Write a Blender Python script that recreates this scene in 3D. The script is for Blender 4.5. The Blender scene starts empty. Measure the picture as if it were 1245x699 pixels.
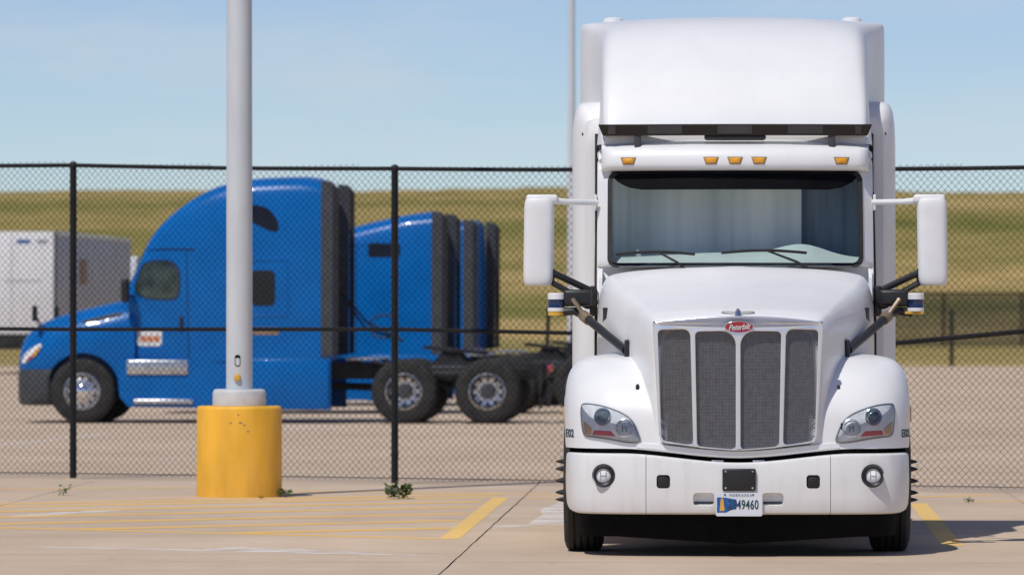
import bpy, bmesh, math, random
from mathutils import Vector, Matrix
from mathutils.bvhtree import BVHTree
R = math.radians
random.seed(7)
S = bpy.context.scene
COL = S.collection

# ------------------------------------------------------------------ camera
FPX, EYE, HOR = 6900.0, 1.70, 384.0          # focal length in photo pixels, eye height, horizon row
cam_d = bpy.data.cameras.new('camera'); cam = bpy.data.objects.new('camera', cam_d); COL.objects.link(cam)
cam_d.sensor_width = 36.0; cam_d.lens = 36.0*FPX/1245.0
cam_d.clip_start = 0.5; cam_d.clip_end = 9000
cam.location = (0, 0, EYE)
cam.rotation_euler = (R(90)+math.atan((HOR-349.5)/FPX), 0, 0)
cam_d.dof.use_dof = True; cam_d.dof.focus_distance = 41.0; cam_d.dof.aperture_fstop = 4.0
S.camera = cam

def gp(px, py):                               # a pixel on the flat ground
    D = FPX*EYE/(py-HOR); return Vector(((px-622.5)*D/FPX, D, 0))
def X_at(px, D): return (px-622.5)*D/FPX
def Z_at(py, D): return EYE-(py-HOR)*D/FPX

# ------------------------------------------------------------------ sky, sun, exposure
SUN_TO = Vector((-0.34, -0.53, 1.0)).normalized()
elev = math.asin(SUN_TO.z); azim = math.atan2(SUN_TO.x, SUN_TO.y)
W = bpy.data.worlds.new('World'); S.world = W; W.use_nodes = True
nt = W.node_tree; bg = nt.nodes['Background']
sky = nt.nodes.new('ShaderNodeTexSky'); sky.sky_type = 'NISHITA'; sky.sun_disc = False
sky.sun_elevation = elev; sky.sun_rotation = azim
sky.altitude = 2500; sky.air_density = 1.0; sky.dust_density = 0.0; sky.ozone_density = 6.0
bg.inputs['Strength'].default_value = 0.094
tc = nt.nodes.new('ShaderNodeTexCoord'); mp = nt.nodes.new('ShaderNodeMapping')
mp.inputs['Scale'].default_value = (14, 14, 75)
cn = nt.nodes.new('ShaderNodeTexNoise'); cn.inputs['Scale'].default_value = 1.0; cn.inputs['Detail'].default_value = 6
cn.inputs['Roughness'].default_value = 0.55
cr = nt.nodes.new('ShaderNodeValToRGB'); cr.color_ramp.elements[0].position = 0.47; cr.color_ramp.elements[1].position = 0.78
cr.color_ramp.elements[0].color = (0, 0, 0, 1); cr.color_ramp.elements[1].color = (0.42, 0.42, 0.42, 1)
mx = nt.nodes.new('ShaderNodeMix'); mx.data_type = 'RGBA'
hs = nt.nodes.new('ShaderNodeHueSaturation'); hs.inputs['Hue'].default_value = 0.512; hs.inputs['Saturation'].default_value = 0.94
nt.links.new(tc.outputs['Generated'], mp.inputs['Vector']); nt.links.new(mp.outputs['Vector'], cn.inputs['Vector'])
nt.links.new(cn.outputs['Fac'], cr.inputs['Fac']); nt.links.new(cr.outputs['Color'], mx.inputs[0])
nt.links.new(sky.outputs['Color'], hs.inputs['Color']); nt.links.new(hs.outputs['Color'], mx.inputs[6])
mx.inputs[7].default_value = (7.2, 7.3, 7.6, 1)
nt.links.new(mx.outputs[2], bg.inputs['Color'])
sd = bpy.data.lights.new('sun', 'SUN'); sd.energy = 3.15; sd.angle = R(0.53); sd.color = (1.0, 0.965, 0.90)
sun = bpy.data.objects.new('sun', sd); COL.objects.link(sun)
sun.rotation_euler = (-SUN_TO).to_track_quat('-Z', 'Y').to_euler(); sun.location = (-20, -20, 40)
S.view_settings.view_transform = 'Standard'; S.view_settings.look = 'None'
S.view_settings.exposure = -0.02; S.view_settings.gamma = 1.0; S.view_settings.use_curve_mapping = False
S.render.engine = 'CYCLES'
S.cycles.use_denoising = True
S.cycles.max_bounces = 8; S.cycles.transparent_max_bounces = 16

# ------------------------------------------------------------------ materials
M = {}
def pm(name, col, rough=0.5, metal=0.0, coat=0.0, var=0.08, scale=6.0, bump=0.0, bscale=60.0, spec=0.5, stretch=(1, 1, 1), col2=None, grime=0.0):
    m = bpy.data.materials.new(name); m.use_nodes = True; M[name] = m
    n = m.node_tree; b = n.nodes['Principled BSDF']
    b.inputs['Roughness'].default_value = rough; b.inputs['Metallic'].default_value = metal
    b.inputs['Coat Weight'].default_value = coat; b.inputs['Coat Roughness'].default_value = 0.04
    b.inputs['Specular IOR Level'].default_value = spec
    t = n.nodes.new('ShaderNodeTexCoord'); mpn = n.nodes.new('ShaderNodeMapping'); mpn.inputs['Scale'].default_value = stretch
    n.links.new(t.outputs['Object'], mpn.inputs['Vector'])
    nz = n.nodes.new('ShaderNodeTexNoise'); nz.inputs['Scale'].default_value = scale; nz.inputs['Detail'].default_value = 5
    n.links.new(mpn.outputs['Vector'], nz.inputs['Vector'])
    r = n.nodes.new('ShaderNodeValToRGB'); r.color_ramp.elements[0].position = 0.32; r.color_ramp.elements[1].position = 0.68
    c2 = col2 or tuple(c*(1-var*1.6) for c in col); c1 = tuple(min(1, c*(1+var*0.6)) for c in col)
    r.color_ramp.elements[0].color = (*c2, 1); r.color_ramp.elements[1].color = (*c1, 1)
    n.links.new(nz.outputs['Fac'], r.inputs['Fac']); n.links.new(r.outputs['Color'], b.inputs['Base Color'])
    if grime > 0:                                        # bug specks and faint rain streaks
        src = r.outputs['Color']
        for sc_, st_, p0, p1, cg, am in ((85, (1, 1, 1), 0.70, 0.74, (0.25, 0.22, 0.18), 0.8), (5, (3, 3, 0.5), 0.52, 0.80, (0.52, 0.47, 0.40), 0.5), (1.3, (1, 1, 1), 0.45, 0.8, (0.58, 0.55, 0.50), 0.35)):
            mg = n.nodes.new('ShaderNodeMapping'); mg.inputs['Scale'].default_value = st_; n.links.new(t.outputs['Object'], mg.inputs['Vector'])
            ng = n.nodes.new('ShaderNodeTexNoise'); ng.inputs['Scale'].default_value = sc_; ng.inputs['Detail'].default_value = 3; n.links.new(mg.outputs['Vector'], ng.inputs['Vector'])
            mr = n.nodes.new('ShaderNodeMapRange'); mr.inputs[1].default_value = p0; mr.inputs[2].default_value = p1; mr.inputs[4].default_value = am*grime; n.links.new(ng.outputs['Fac'], mr.inputs[0])
            xm = n.nodes.new('ShaderNodeMix'); xm.data_type = 'RGBA'; n.links.new(mr.outputs[0], xm.inputs[0]); n.links.new(src, xm.inputs[6]); xm.inputs[7].default_value = (*cg, 1); src = xm.outputs[2]
        n.links.new(src, b.inputs['Base Color'])
    if bump > 0:
        nb = n.nodes.new('ShaderNodeTexNoise'); nb.inputs['Scale'].default_value = bscale; nb.inputs['Detail'].default_value = 4
        n.links.new(mpn.outputs['Vector'], nb.inputs['Vector'])
        bp = n.nodes.new('ShaderNodeBump'); bp.inputs['Strength'].default_value = bump; bp.inputs['Distance'].default_value = 0.01
        n.links.new(nb.outputs['Fac'], bp.inputs['Height']); n.links.new(bp.outputs['Normal'], b.inputs['Normal'])
    return m
def glass(name, tint, refl=1.5, rough=0.0):
    m = bpy.data.materials.new(name); m.use_nodes = True; M[name] = m
    n = m.node_tree; n.nodes.remove(n.nodes['Principled BSDF']); out = n.nodes['Material Output']
    tr = n.nodes.new('ShaderNodeBsdfTransparent'); gl = n.nodes.new('ShaderNodeBsdfGlossy'); gl.inputs['Roughness'].default_value = rough
    fr = n.nodes.new('ShaderNodeFresnel'); fr.inputs['IOR'].default_value = refl
    mxs = n.nodes.new('ShaderNodeMixShader')
    t = n.nodes.new('ShaderNodeTexCoord'); nz = n.nodes.new('ShaderNodeTexNoise'); nz.inputs['Scale'].default_value = 3
    r = n.nodes.new('ShaderNodeValToRGB'); r.color_ramp.elements[0].color = (*[c*0.95 for c in tint], 1); r.color_ramp.elements[1].color = (*tint, 1)
    n.links.new(t.outputs['Object'], nz.inputs['Vector']); n.links.new(nz.outputs['Fac'], r.inputs['Fac']); n.links.new(r.outputs['Color'], tr.inputs['Color'])
    n.links.new(fr.outputs['Fac'], mxs.inputs['Fac']); n.links.new(tr.outputs['BSDF'], mxs.inputs[1]); n.links.new(gl.outputs['BSDF'], mxs.inputs[2])
    n.links.new(mxs.outputs['Shader'], out.inputs['Surface']); return m

pm('white_paint', (0.80, 0.80, 0.80), 0.42, coat=0.25, var=0.02, scale=3, spec=0.4, grime=0.10)
pm('white_plastic', (0.78, 0.78, 0.78), 0.45, var=0.03)
pm('dusty_white', (0.78, 0.775, 0.765), 0.4, coat=0.3, var=0.03, scale=4, grime=0.5)
pm('blue_paint', (0.0, 0.132, 0.45), 0.30, coat=0.12, var=0.08, scale=2, spec=0.22)
pm('black_rubber', (0.018, 0.018, 0.019), 0.75, var=0.25, scale=9, bump=0.3, bscale=40)
pm('tyre_rubber', (0.028, 0.027, 0.026), 0.85, var=0.3, scale=7, bump=0.3, bscale=50)
pm('black_plastic', (0.017, 0.017, 0.019), 0.45, var=0.2)
pm('black_gloss', (0.01, 0.01, 0.012), 0.12, var=0.2)
pm('green_glass', (0.055, 0.075, 0.06), 0.1, var=0.5, scale=3)
pm('black_void', (0.006, 0.006, 0.006), 0.9, var=0.2, spec=0.1)
pm('sensor_window', (0.045, 0.045, 0.05), 0.3, var=0.15)
pm('dark_grey', (0.055, 0.06, 0.068), 0.6, var=0.15)
pm('chassis_black', (0.022, 0.022, 0.023), 0.7, var=0.4, scale=5, bump=0.2)
pm('chrome', (0.82, 0.83, 0.85), 0.12, metal=1.0, var=0.03)
pm('satin_silver', (0.82, 0.83, 0.85), 0.22, metal=0.70, var=0.03)
pm('mesh_steel', (0.20, 0.20, 0.21), 0.42, metal=0.6, var=0.12, scale=30)
pm('alloy', (0.66, 0.66, 0.67), 0.3, metal=0.9, var=0.2, scale=12)
pm('amber', (0.80, 0.36, 0.02), 0.25, coat=0.5, var=0.1, scale=30)
pm('amber_pale', (0.62, 0.36, 0.16), 0.25, coat=0.5, var=0.1, scale=30)
pm('red_reflector', (0.60, 0.05, 0.06), 0.25, coat=0.5, var=0.1, scale=30)
pm('emblem_red', (0.36, 0.012, 0.03), 0.25, coat=0.6, var=0.05)
pm('lens_grey', (0.86, 0.87, 0.88), 0.3, metal=0.0, var=0.1, scale=20)
pm('projector', (0.16, 0.20, 0.23), 0.05, coat=1.0, var=0.2)
pm('tan_metal', (0.26, 0.20, 0.13), 0.45, metal=0.3, var=0.2, scale=15)
pm('navy', (0.008, 0.022, 0.085), 0.25, coat=0.5, var=0.1)
pm('gold', (0.72, 0.40, 0.05), 0.35, var=0.1)
def sheer():                                             # curtain fabric with windscreen glare painted in as tones across its width
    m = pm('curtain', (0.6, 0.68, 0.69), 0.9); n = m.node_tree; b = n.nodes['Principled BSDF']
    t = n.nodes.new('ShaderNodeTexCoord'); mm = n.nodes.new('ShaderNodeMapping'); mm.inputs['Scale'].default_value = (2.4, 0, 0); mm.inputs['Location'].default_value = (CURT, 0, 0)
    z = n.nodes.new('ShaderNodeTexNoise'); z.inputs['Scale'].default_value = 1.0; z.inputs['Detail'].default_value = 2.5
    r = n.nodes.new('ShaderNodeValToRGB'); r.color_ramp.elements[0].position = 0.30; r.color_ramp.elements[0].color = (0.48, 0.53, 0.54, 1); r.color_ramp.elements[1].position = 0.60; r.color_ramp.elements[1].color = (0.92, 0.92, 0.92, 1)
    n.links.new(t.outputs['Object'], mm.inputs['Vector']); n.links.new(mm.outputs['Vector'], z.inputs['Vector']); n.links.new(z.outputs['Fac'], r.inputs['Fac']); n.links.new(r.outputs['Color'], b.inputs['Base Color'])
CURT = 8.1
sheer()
pm('cab_gap_shade', (0.17, 0.22, 0.28), 0.9, var=0.15, scale=3, stretch=(2, 2, 0.2))
pm('dash', (0.52, 0.58, 0.57), 0.75, var=0.06)
pm('visor_shade_band', (0.004, 0.004, 0.006), 0.6, var=0.2, spec=0.05)
pm('cab_trim', (0.02, 0.021, 0.024), 0.8, var=0.2)
pm('fence_black', (0.014, 0.014, 0.015), 0.5, var=0.2, spec=0.35)
pm('mesh_black', (0.010, 0.010, 0.011), 0.7, var=0.2, spec=0.12)
pm('pole_paint', (0.60, 0.64, 0.68), 0.5, var=0.06, scale=4, stretch=(1, 1, 0.3), grime=0.5)
pm('base_grey', (0.56, 0.57, 0.58), 0.6, var=0.08)
pm('plate_white', (0.72, 0.75, 0.80), 0.4, var=0.05)
pm('plate_blue', (0.02, 0.12, 0.42), 0.4, var=0.35, scale=60)
pm('plate_ink', (0.02, 0.06, 0.08), 0.5, var=0.1)
pm('plate_grey', (0.30, 0.32, 0.36), 0.5, var=0.1)
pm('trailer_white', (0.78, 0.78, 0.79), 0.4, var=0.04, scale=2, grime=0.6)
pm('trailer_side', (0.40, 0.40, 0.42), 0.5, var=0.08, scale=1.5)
pm('rust_patch', (0.30, 0.20, 0.13), 0.7, var=0.2)
pm('leaf', (0.085, 0.14, 0.03), 0.6, var=0.4, scale=25)
pm('logo_white', (0.75, 0.75, 0.75), 0.5, var=0.1, scale=20)
pm('logo_orange', (0.62, 0.18, 0.05), 0.5, var=0.1, scale=20)
glass('windscreen_glass', (0.90, 0.96, 0.95), 1.5)
glass('lamp_glass', (0.95, 0.96, 0.97), 1.45)
glass('cab_glass', (0.45, 0.52, 0.50), 1.5)

def concrete(name, base, dark, light, wear=True):
    m = bpy.data.materials.new(name); m.use_nodes = True; M[name] = m
    n = m.node_tree; b = n.nodes['Principled BSDF']; b.inputs['Roughness'].default_value = 0.85
    b.inputs['Specular IOR Level'].default_value = 0.3
    t = n.nodes.new('ShaderNodeTexCoord')
    def noise(scale, stretch, det=6, rough=0.6):
        mm = n.nodes.new('ShaderNodeMapping'); mm.inputs['Scale'].default_value = stretch; mm.inputs['Location'].default_value = (scale*7.3, scale*3.1, 0)
        n.links.new(t.outputs['Object'], mm.inputs['Vector'])
        z = n.nodes.new('ShaderNodeTexNoise'); z.inputs['Scale'].default_value = scale; z.inputs['Detail'].default_value = det; z.inputs['Roughness'].default_value = rough
        n.links.new(mm.outputs['Vector'], z.inputs['Vector']); return z
    def ramp(src, p0, p1, c0, c1):
        r = n.nodes.new('ShaderNodeValToRGB'); r.color_ramp.elements[0].position = p0; r.color_ramp.elements[1].position = p1
        r.color_ramp.elements[0].color = (*c0, 1); r.color_ramp.elements[1].color = (*c1, 1)
        n.links.new(src.outputs['Fac'], r.inputs['Fac']); return r
    def mix(a, bb, f, mode='MIX'):
        x = n.nodes.new('ShaderNodeMix'); x.data_type = 'RGBA'; x.blend_type = mode
        if isinstance(f, float): x.inputs[0].default_value = f
        else: n.links.new(f, x.inputs[0])
        n.links.new(a, x.inputs[6])
        if isinstance(bb, tuple): x.inputs[7].default_value = (*bb, 1)
        else: n.links.new(bb, x.inputs[7])
        return x.outputs[2]
    big = ramp(noise(0.35, (1, 0.5, 1)), 0.35, 0.68, dark, base)
    mid = ramp(noise(2.2, (0.6, 0.30, 1)), 0.3, 0.75, (0.91, 0.905, 0.90), (1.06, 1.06, 1.06))
    c = mix(big.outputs['Color'], mid.outputs['Color'], 1.0, 'MULTIPLY')
    fine = ramp(noise(45, (1, 1, 1), 3), 0.3, 0.7, (0.90, 0.89, 0.88), (1.08, 1.08, 1.08))
    c = mix(c, fine.outputs['Color'], 1.0, 'MULTIPLY')
    streak = ramp(noise(0.9, (0.14, 0.75, 1), 5, 0.65), 0.60, 0.74, (0, 0, 0), (0.55, 0.55, 0.55))     # traffic scuffs running across
    c = mix(c, light, streak.outputs['Color'])
    spot = ramp(noise(3.5, (1, 0.7, 1), 2), 0.68, 0.75, (0, 0, 0), (0.45, 0.45, 0.45))                 # oil spots
    c = mix(c, tuple(x*0.45 for x in dark), spot.outputs['Color'])
    rut = ramp(noise(0.7, (0.10, 1.1, 1), 4, 0.6), 0.58, 0.72, (0, 0, 0), (0.30, 0.30, 0.30))          # tyre-darkened bands
    c = mix(c, tuple(x*0.62 for x in dark), rut.outputs['Color'])
    n.links.new(c, b.inputs['Base Color'])
    bp = n.nodes.new('ShaderNodeBump'); bp.inputs['Strength'].default_value = 0.25; bp.inputs['Distance'].default_value = 0.01
    n.links.new(noise(70, (1, 1, 1), 3).outputs['Fac'], bp.inputs['Height']); n.links.new(bp.outputs['Normal'], b.inputs['Normal'])
    return m
concrete('concrete', (0.65, 0.505, 0.370), (0.55, 0.425, 0.308), (0.68, 0.58, 0.49))

def paint(name, col, thin=0.46, under=(0.56, 0.435, 0.325)):
    m = bpy.data.materials.new(name); m.use_nodes = True; M[name] = m
    n = m.node_tree; b = n.nodes['Principled BSDF']; b.inputs['Roughness'].default_value = 0.75
    t = n.nodes.new('ShaderNodeTexCoord')
    def noise(scale, det):
        z = n.nodes.new('ShaderNodeTexNoise'); z.inputs['Scale'].default_value = scale; z.inputs['Detail'].default_value = det
        z.inputs['Roughness'].default_value = 0.65
        n.links.new(t.outputs['Object'], z.inputs['Vector']); return z
    z = noise(2.6, 8)
    r = n.nodes.new('ShaderNodeValToRGB'); r.color_ramp.elements[0].position = thin-0.10; r.color_ramp.elements[1].position = thin+0.12
    r.color_ramp.elements[0].color = (*under, 1); r.color_ramp.elements[1].color = (*col, 1)
    n.links.new(z.outputs['Fac'], r.inputs['Fac'])
    f = noise(40, 3); r2 = n.nodes.new('ShaderNodeValToRGB'); r2.color_ramp.elements[0].color = (0.86, 0.85, 0.82, 1); r2.color_ramp.elements[1].color = (1.06, 1.06, 1.06, 1)
    n.links.new(f.outputs['Fac'], r2.inputs['Fac'])
    x = n.nodes.new('ShaderNodeMix'); x.data_type = 'RGBA'; x.blend_type = 'MULTIPLY'; x.inputs[0].default_value = 1
    n.links.new(r.outputs['Color'], x.inputs[6]); n.links.new(r2.outputs['Color'], x.inputs[7]); n.links.new(x.outputs[2], b.inputs['Base Color'])
    return m
paint('yellow_bar', (0.84, 0.55, 0.17), 0.33)
paint('yellow_worn', (0.82, 0.50, 0.13), 0.31)
paint('white_worn', (0.76, 0.71, 0.66), 0.47)
pm('yellow_base', (0.88, 0.46, 0.032), 0.6, var=0.10, scale=5, stretch=(1, 1, 0.35), bump=0.25, bscale=30, grime=0.2)

def grass_mat():
    m = bpy.data.materials.new('grass_field'); m.use_nodes = True; M['grass_field'] = m
    n = m.node_tree; b = n.nodes['Principled BSDF']; b.inputs['Roughness'].default_value = 0.95; b.inputs['Specular IOR Level'].default_value = 0.1
    t = n.nodes.new('ShaderNodeTexCoord')
    def noise(scale, stretch, det=5):
        mm = n.nodes.new('ShaderNodeMapping'); mm.inputs['Scale'].default_value = stretch
        n.links.new(t.outputs['Object'], mm.inputs['Vector'])
        z = n.nodes.new('ShaderNodeTexNoise'); z.inputs['Scale'].default_value = scale; z.inputs['Detail'].default_value = det; z.inputs['Roughness'].default_value = 0.6
        n.links.new(mm.outputs['Vector'], z.inputs['Vector']); return z
    z = noise(0.045, (0.16, 1.0, 1.0), 6)                     # dry and green bands following the mown contour
    r = n.nodes.new('ShaderNodeValToRGB'); e = r.color_ramp.elements
    e[0].position = 0.35; e[0].color = (0.165, 0.165, 0.042, 1)
    e[1].position = 0.56; e[1].color = (0.45, 0.325, 0.140, 1)
    q = e.new(0.44); q.color = (0.265, 0.225, 0.075, 1)
    n.links.new(z.outputs['Fac'], r.inputs['Fac'])
    z2 = noise(0.6, (0.5, 1, 1), 5); r2 = n.nodes.new('ShaderNodeValToRGB')
    r2.color_ramp.elements[0].position = 0.3; r2.color_ramp.elements[0].color = (0.66, 0.70, 0.56, 1); r2.color_ramp.elements[1].position = 0.7; r2.color_ramp.elements[1].color = (1.15, 1.12, 1.1, 1)
    n.links.new(z2.outputs['Fac'], r2.inputs['Fac'])
    x = n.nodes.new('ShaderNodeMix'); x.data_type = 'RGBA'; x.blend_type = 'MULTIPLY'; x.inputs[0].default_value = 1
    n.links.new(r.outputs['Color'], x.inputs[6]); n.links.new(r2.outputs['Color'], x.inputs[7]); n.links.new(x.outputs[2], b.inputs['Base Color'])
grass_mat()
def far_mesh_mat():
    m = bpy.data.materials.new('far_fence_mesh'); m.use_nodes = True; M['far_fence_mesh'] = m
    n = m.node_tree; b = n.nodes['Principled BSDF']; out = n.nodes['Material Output']
    b.inputs['Base Color'].default_value = (0.03, 0.03, 0.035, 1); b.inputs['Roughness'].default_value = 0.6
    tr = n.nodes.new('ShaderNodeBsdfTransparent'); ms = n.nodes.new('ShaderNodeMixShader')
    t = n.nodes.new('ShaderNodeTexCoord'); nz = n.nodes.new('ShaderNodeTexNoise'); nz.inputs['Scale'].default_value = 2
    mr = n.nodes.new('ShaderNodeMapRange'); mr.inputs[3].default_value = 0.30; mr.inputs[4].default_value = 0.46
    n.links.new(t.outputs['Object'], nz.inputs['Vector']); n.links.new(nz.outputs['Fac'], mr.inputs[0])
    n.links.new(mr.outputs[0], ms.inputs[0]); n.links.new(tr.outputs[0], ms.inputs[1]); n.links.new(b.outputs[0], ms.inputs[2])
    n.links.new(ms.outputs[0], out.inputs['Surface'])
far_mesh_mat()

# ------------------------------------------------------------------ mesh helpers
def link(name, me, mat=None, parent=None):
    o = bpy.data.objects.new(name, me); COL.objects.link(o)
    if mat and me: me.materials.clear(); me.materials.append(M[mat])
    if parent: o.parent = parent
    return o
def finish(me, smooth=True, ang=35, recalc=True):
    if recalc:
        bm = bmesh.new(); bm.from_mesh(me); bmesh.ops.recalc_face_normals(bm, faces=bm.faces); bm.to_mesh(me); bm.free()
    if smooth:
        me.shade_smooth(); me.set_sharp_from_angle(angle=R(ang))
    return me
class MB:
    def __init__(s): s.v = []; s.f = []
    def add(s, vs, fs):
        k = len(s.v); s.v += [tuple(p) for p in vs]; s.f += [tuple(i+k for i in f) for f in fs]; return s
    def box(s, c, d, rz=0):
        hx, hy, hz = d[0]/2, d[1]/2, d[2]/2; cs, sn = math.cos(rz), math.sin(rz); vs = []
        for z in (-hz, hz):
            for x, y in ((-hx, -hy), (hx, -hy), (hx, hy), (-hx, hy)):
                vs.append((c[0]+x*cs-y*sn, c[1]+x*sn+y*cs, c[2]+z))
        return s.add(vs, [(0, 1, 2, 3), (4, 7, 6, 5), (0, 4, 5, 1), (1, 5, 6, 2), (2, 6, 7, 3), (3, 7, 4, 0)])
    def tube(s, pts, r, n=8, cap=True):
        pts = [Vector(p) for p in pts]; rs = r if isinstance(r, (list, tuple)) else [r]*len(pts)
        rings = []; up = None
        for i, p in enumerate(pts):
            a = pts[max(i-1, 0)]; b = pts[min(i+1, len(pts)-1)]; t = (b-a).normalized()
            if up is None: up = t.orthogonal().normalized()
            up = (up-t*up.dot(t)).normalized(); w = t.cross(up)
            rings.append([p+rs[i]*(math.cos(2*math.pi*k/n)*up+math.sin(2*math.pi*k/n)*w) for k in range(n)])
        vs = [q for rg in rings for q in rg]; fs = []
        for i in range(len(pts)-1):
            for k in range(n): fs.append((i*n+k, i*n+(k+1) % n, (i+1)*n+(k+1) % n, (i+1)*n+k))
        if cap: fs += [tuple(range(n-1, -1, -1)), tuple((len(pts)-1)*n+k for k in range(n))]
        return s.add(vs, fs)
    def lathe(s, prof, c, axis='z', n=32, flip=1):      # prof: (radius, along axis)
        vs = []; fs = []; m = len(prof)
        for k in range(n):
            a = 2*math.pi*k/n
            for r, h in prof:
                p, q = r*math.cos(a), r*math.sin(a); h *= flip
                v = {'z': (p, q, h), 'x': (h, p, q), 'y': (p, h, q)}[axis]
                vs.append((c[0]+v[0], c[1]+v[1], c[2]+v[2]))
        for k in range(n):
            for i in range(m-1): fs.append((k*m+i, ((k+1) % n)*m+i, ((k+1) % n)*m+i+1, k*m+i+1))
        return s.add(vs, fs)
    def grid(s, rows):
        n = len(rows[0]); vs = [p for r in rows for p in r]; fs = []
        for i in range(len(rows)-1):
            for k in range(n-1): fs.append((i*n+k, i*n+k+1, (i+1)*n+k+1, (i+1)*n+k))
        return s.add(vs, fs)
    def prism(s, poly, fn, d0, d1):                     # polygon (u,v) extruded from depth d0 to d1 through fn(u,v,d)
        n = len(poly); vs = [fn(u, v, d0) for u, v in poly]+[fn(u, v, d1) for u, v in poly]
        fs = [tuple(range(n)), tuple(range(2*n-1, n-1, -1))]+[(i, (i+1) % n, n+(i+1) % n, n+i) for i in range(n)]
        return s.add(vs, fs)
    def mesh(s, smooth=True, ang=35):
        me = bpy.data.meshes.new('m'); me.from_pydata(s.v, [], s.f); me.validate(); me.update(); return finish(me, smooth, ang)
    def obj(s, name, mat, parent=None, smooth=True, ang=35): return link(name, s.mesh(smooth, ang), mat, parent)
def rbox(name, c, d, mat, parent=None, bev=0.01, seg=2, rot=None):
    bm = bmesh.new(); bmesh.ops.create_cube(bm, size=1.0)
    for v in bm.verts: v.co = Vector((v.co.x*d[0], v.co.y*d[1], v.co.z*d[2]))
    if bev: bmesh.ops.bevel(bm, geom=bm.edges[:], offset=min(bev, 0.49*min(d)), segments=seg, affect='EDGES', profile=0.5)
    if rot: bmesh.ops.rotate(bm, verts=bm.verts, cent=(0, 0, 0), matrix=rot)
    bmesh.ops.translate(bm, verts=bm.verts, vec=Vector(c))
    me = bpy.data.meshes.new('m'); bm.to_mesh(me); bm.free(); finish(me, True, 40); return link(name, me, mat, parent)
def chaikin(p, it=2, closed=False):
    p = [Vector(q) for q in p]
    for _ in range(it):
        q = [] if closed else [p[0]]
        for i in range(len(p) if closed else len(p)-1):
            a, b = p[i], p[(i+1) % len(p)]
            if closed or i > 0: q.append(a*0.75+b*0.25)
            elif i == 0: q.append(a*0.5+b*0.5) if len(p) > 2 else None
            if closed or i < len(p)-2: q.append(a*0.25+b*0.75)
        if not closed: q.append(p[-1])
        p = q
    return p
def interp(tab, x):
    if x <= tab[0][0]: return tab[0][1]
    for (a, p), (b, q) in zip(tab, tab[1:]):
        if x <= b: return p+(q-p)*(x-a)/(b-a)
    return tab[-1][1]
def smooth_interp(tab, x):                               # Catmull-Rom through the table
    n = len(tab)
    if x <= tab[0][0]: return tab[0][1]
    if x >= tab[-1][0]: return tab[-1][1]
    for i in range(n-1):
        if x <= tab[i+1][0]: break
    x0, y0 = tab[i]; x1, y1 = tab[i+1]; h = x1-x0; t = (x-x0)/h
    m0 = (y1-tab[i-1][1])/(x1-tab[i-1][0]) if i > 0 else (y1-y0)/h
    m1 = (tab[i+2][1]-y0)/(tab[i+2][0]-x0) if i+2 < n else (y1-y0)/h
    return (2*t**3-3*t*t+1)*y0+(t**3-2*t*t+t)*h*m0+(-2*t**3+3*t*t)*y1+(t**3-t*t)*h*m1
def half_section(ctrl, it=3):                            # control points from bottom outside to top centre -> full smooth section
    h = chaikin([(a, b, 0) for a, b in ctrl], it)
    full = [(p.x, p.y) for p in h]+[(-p.x, p.y) for p in reversed(h[:-1])]
    return full
def loft(sections, cap0=True, cap1=True, close=False):
    mb = MB(); mb.grid(sections); n = len(sections[0]); m = len(sections)
    if close:
        for i in range(m-1): mb.f.append((i*n, (i+1)*n, (i+1)*n+n-1, i*n+n-1))
    if cap0: mb.f.append(tuple(range(n)))
    if cap1: mb.f.append(tuple((m-1)*n+k for k in reversed(range(n))))
    return mb
def plate(name, outlines, fn, mat, parent, extrude=0.01, bevel=0.004, bres=2, ang=40):
    """flat plate with holes from 2D outlines, then bent through fn(u, v, d); d is the thickness direction"""
    cu = bpy.data.curves.new('c', 'CURVE'); cu.dimensions = '2D'; cu.fill_mode = 'BOTH'
    cu.extrude = extrude; cu.bevel_depth = bevel; cu.bevel_resolution = bres; cu.offset = -bevel
    for ol in outlines:
        sp = cu.splines.new('POLY'); sp.points.add(len(ol)-1); sp.use_cyclic_u = True
        for q, (u, v) in zip(sp.points, ol): q.co = (u, v, 0, 1)
    o = bpy.data.objects.new('tmp', cu); COL.objects.link(o)
    me = bpy.data.meshes.new_from_object(o.evaluated_get(bpy.context.evaluated_depsgraph_get()))
    bpy.data.objects.remove(o); bpy.data.curves.remove(cu)
    for v in me.vertices: v.co = Vector(fn(v.co.x, v.co.y, v.co.z))
    finish(me, True, ang); return link(name, me, mat, parent)
def rrect(x0, x1, z0, z1, r, n=6, dens=0.05):
    rs = r if isinstance(r, (list, tuple)) else [r]*4     # bl, br, tr, tl
    out = []
    cs = [(x0+rs[0], z0+rs[0], 180, rs[0]), (x1-rs[1], z0+rs[1], 270, rs[1]), (x1-rs[2], z1-rs[2], 0, rs[2]), (x0+rs[3], z1-rs[3], 90, rs[3])]
    for i, (cx, cz, a0, rr) in enumerate(cs):
        for k in range(n+1):
            a = R(a0+90*k/n); out.append((cx+rr*math.cos(a), cz+rr*math.sin(a)))
        nx = cs[(i+1) % 4]; a1 = R(nx[2]); e = (nx[0]+nx[3]*math.cos(a1), nx[1]+nx[3]*math.sin(a1)); b = out[-1]
        L = math.hypot(e[0]-b[0], e[1]-b[1]); m = int(L/dens)
        for k in range(1, m): out.append((b[0]+(e[0]-b[0])*k/m, b[1]+(e[1]-b[1])*k/m))
    return out
def dense(poly, d=0.03):
    out = []
    for i in range(len(poly)):
        a, b = poly[i], poly[(i+1) % len(poly)]; m = max(1, int(math.hypot(b[0]-a[0], b[1]-a[1])/d))
        for k in range(m): out.append((a[0]+(b[0]-a[0])*k/m, a[1]+(b[1]-a[1])*k/m))
    return out
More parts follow.
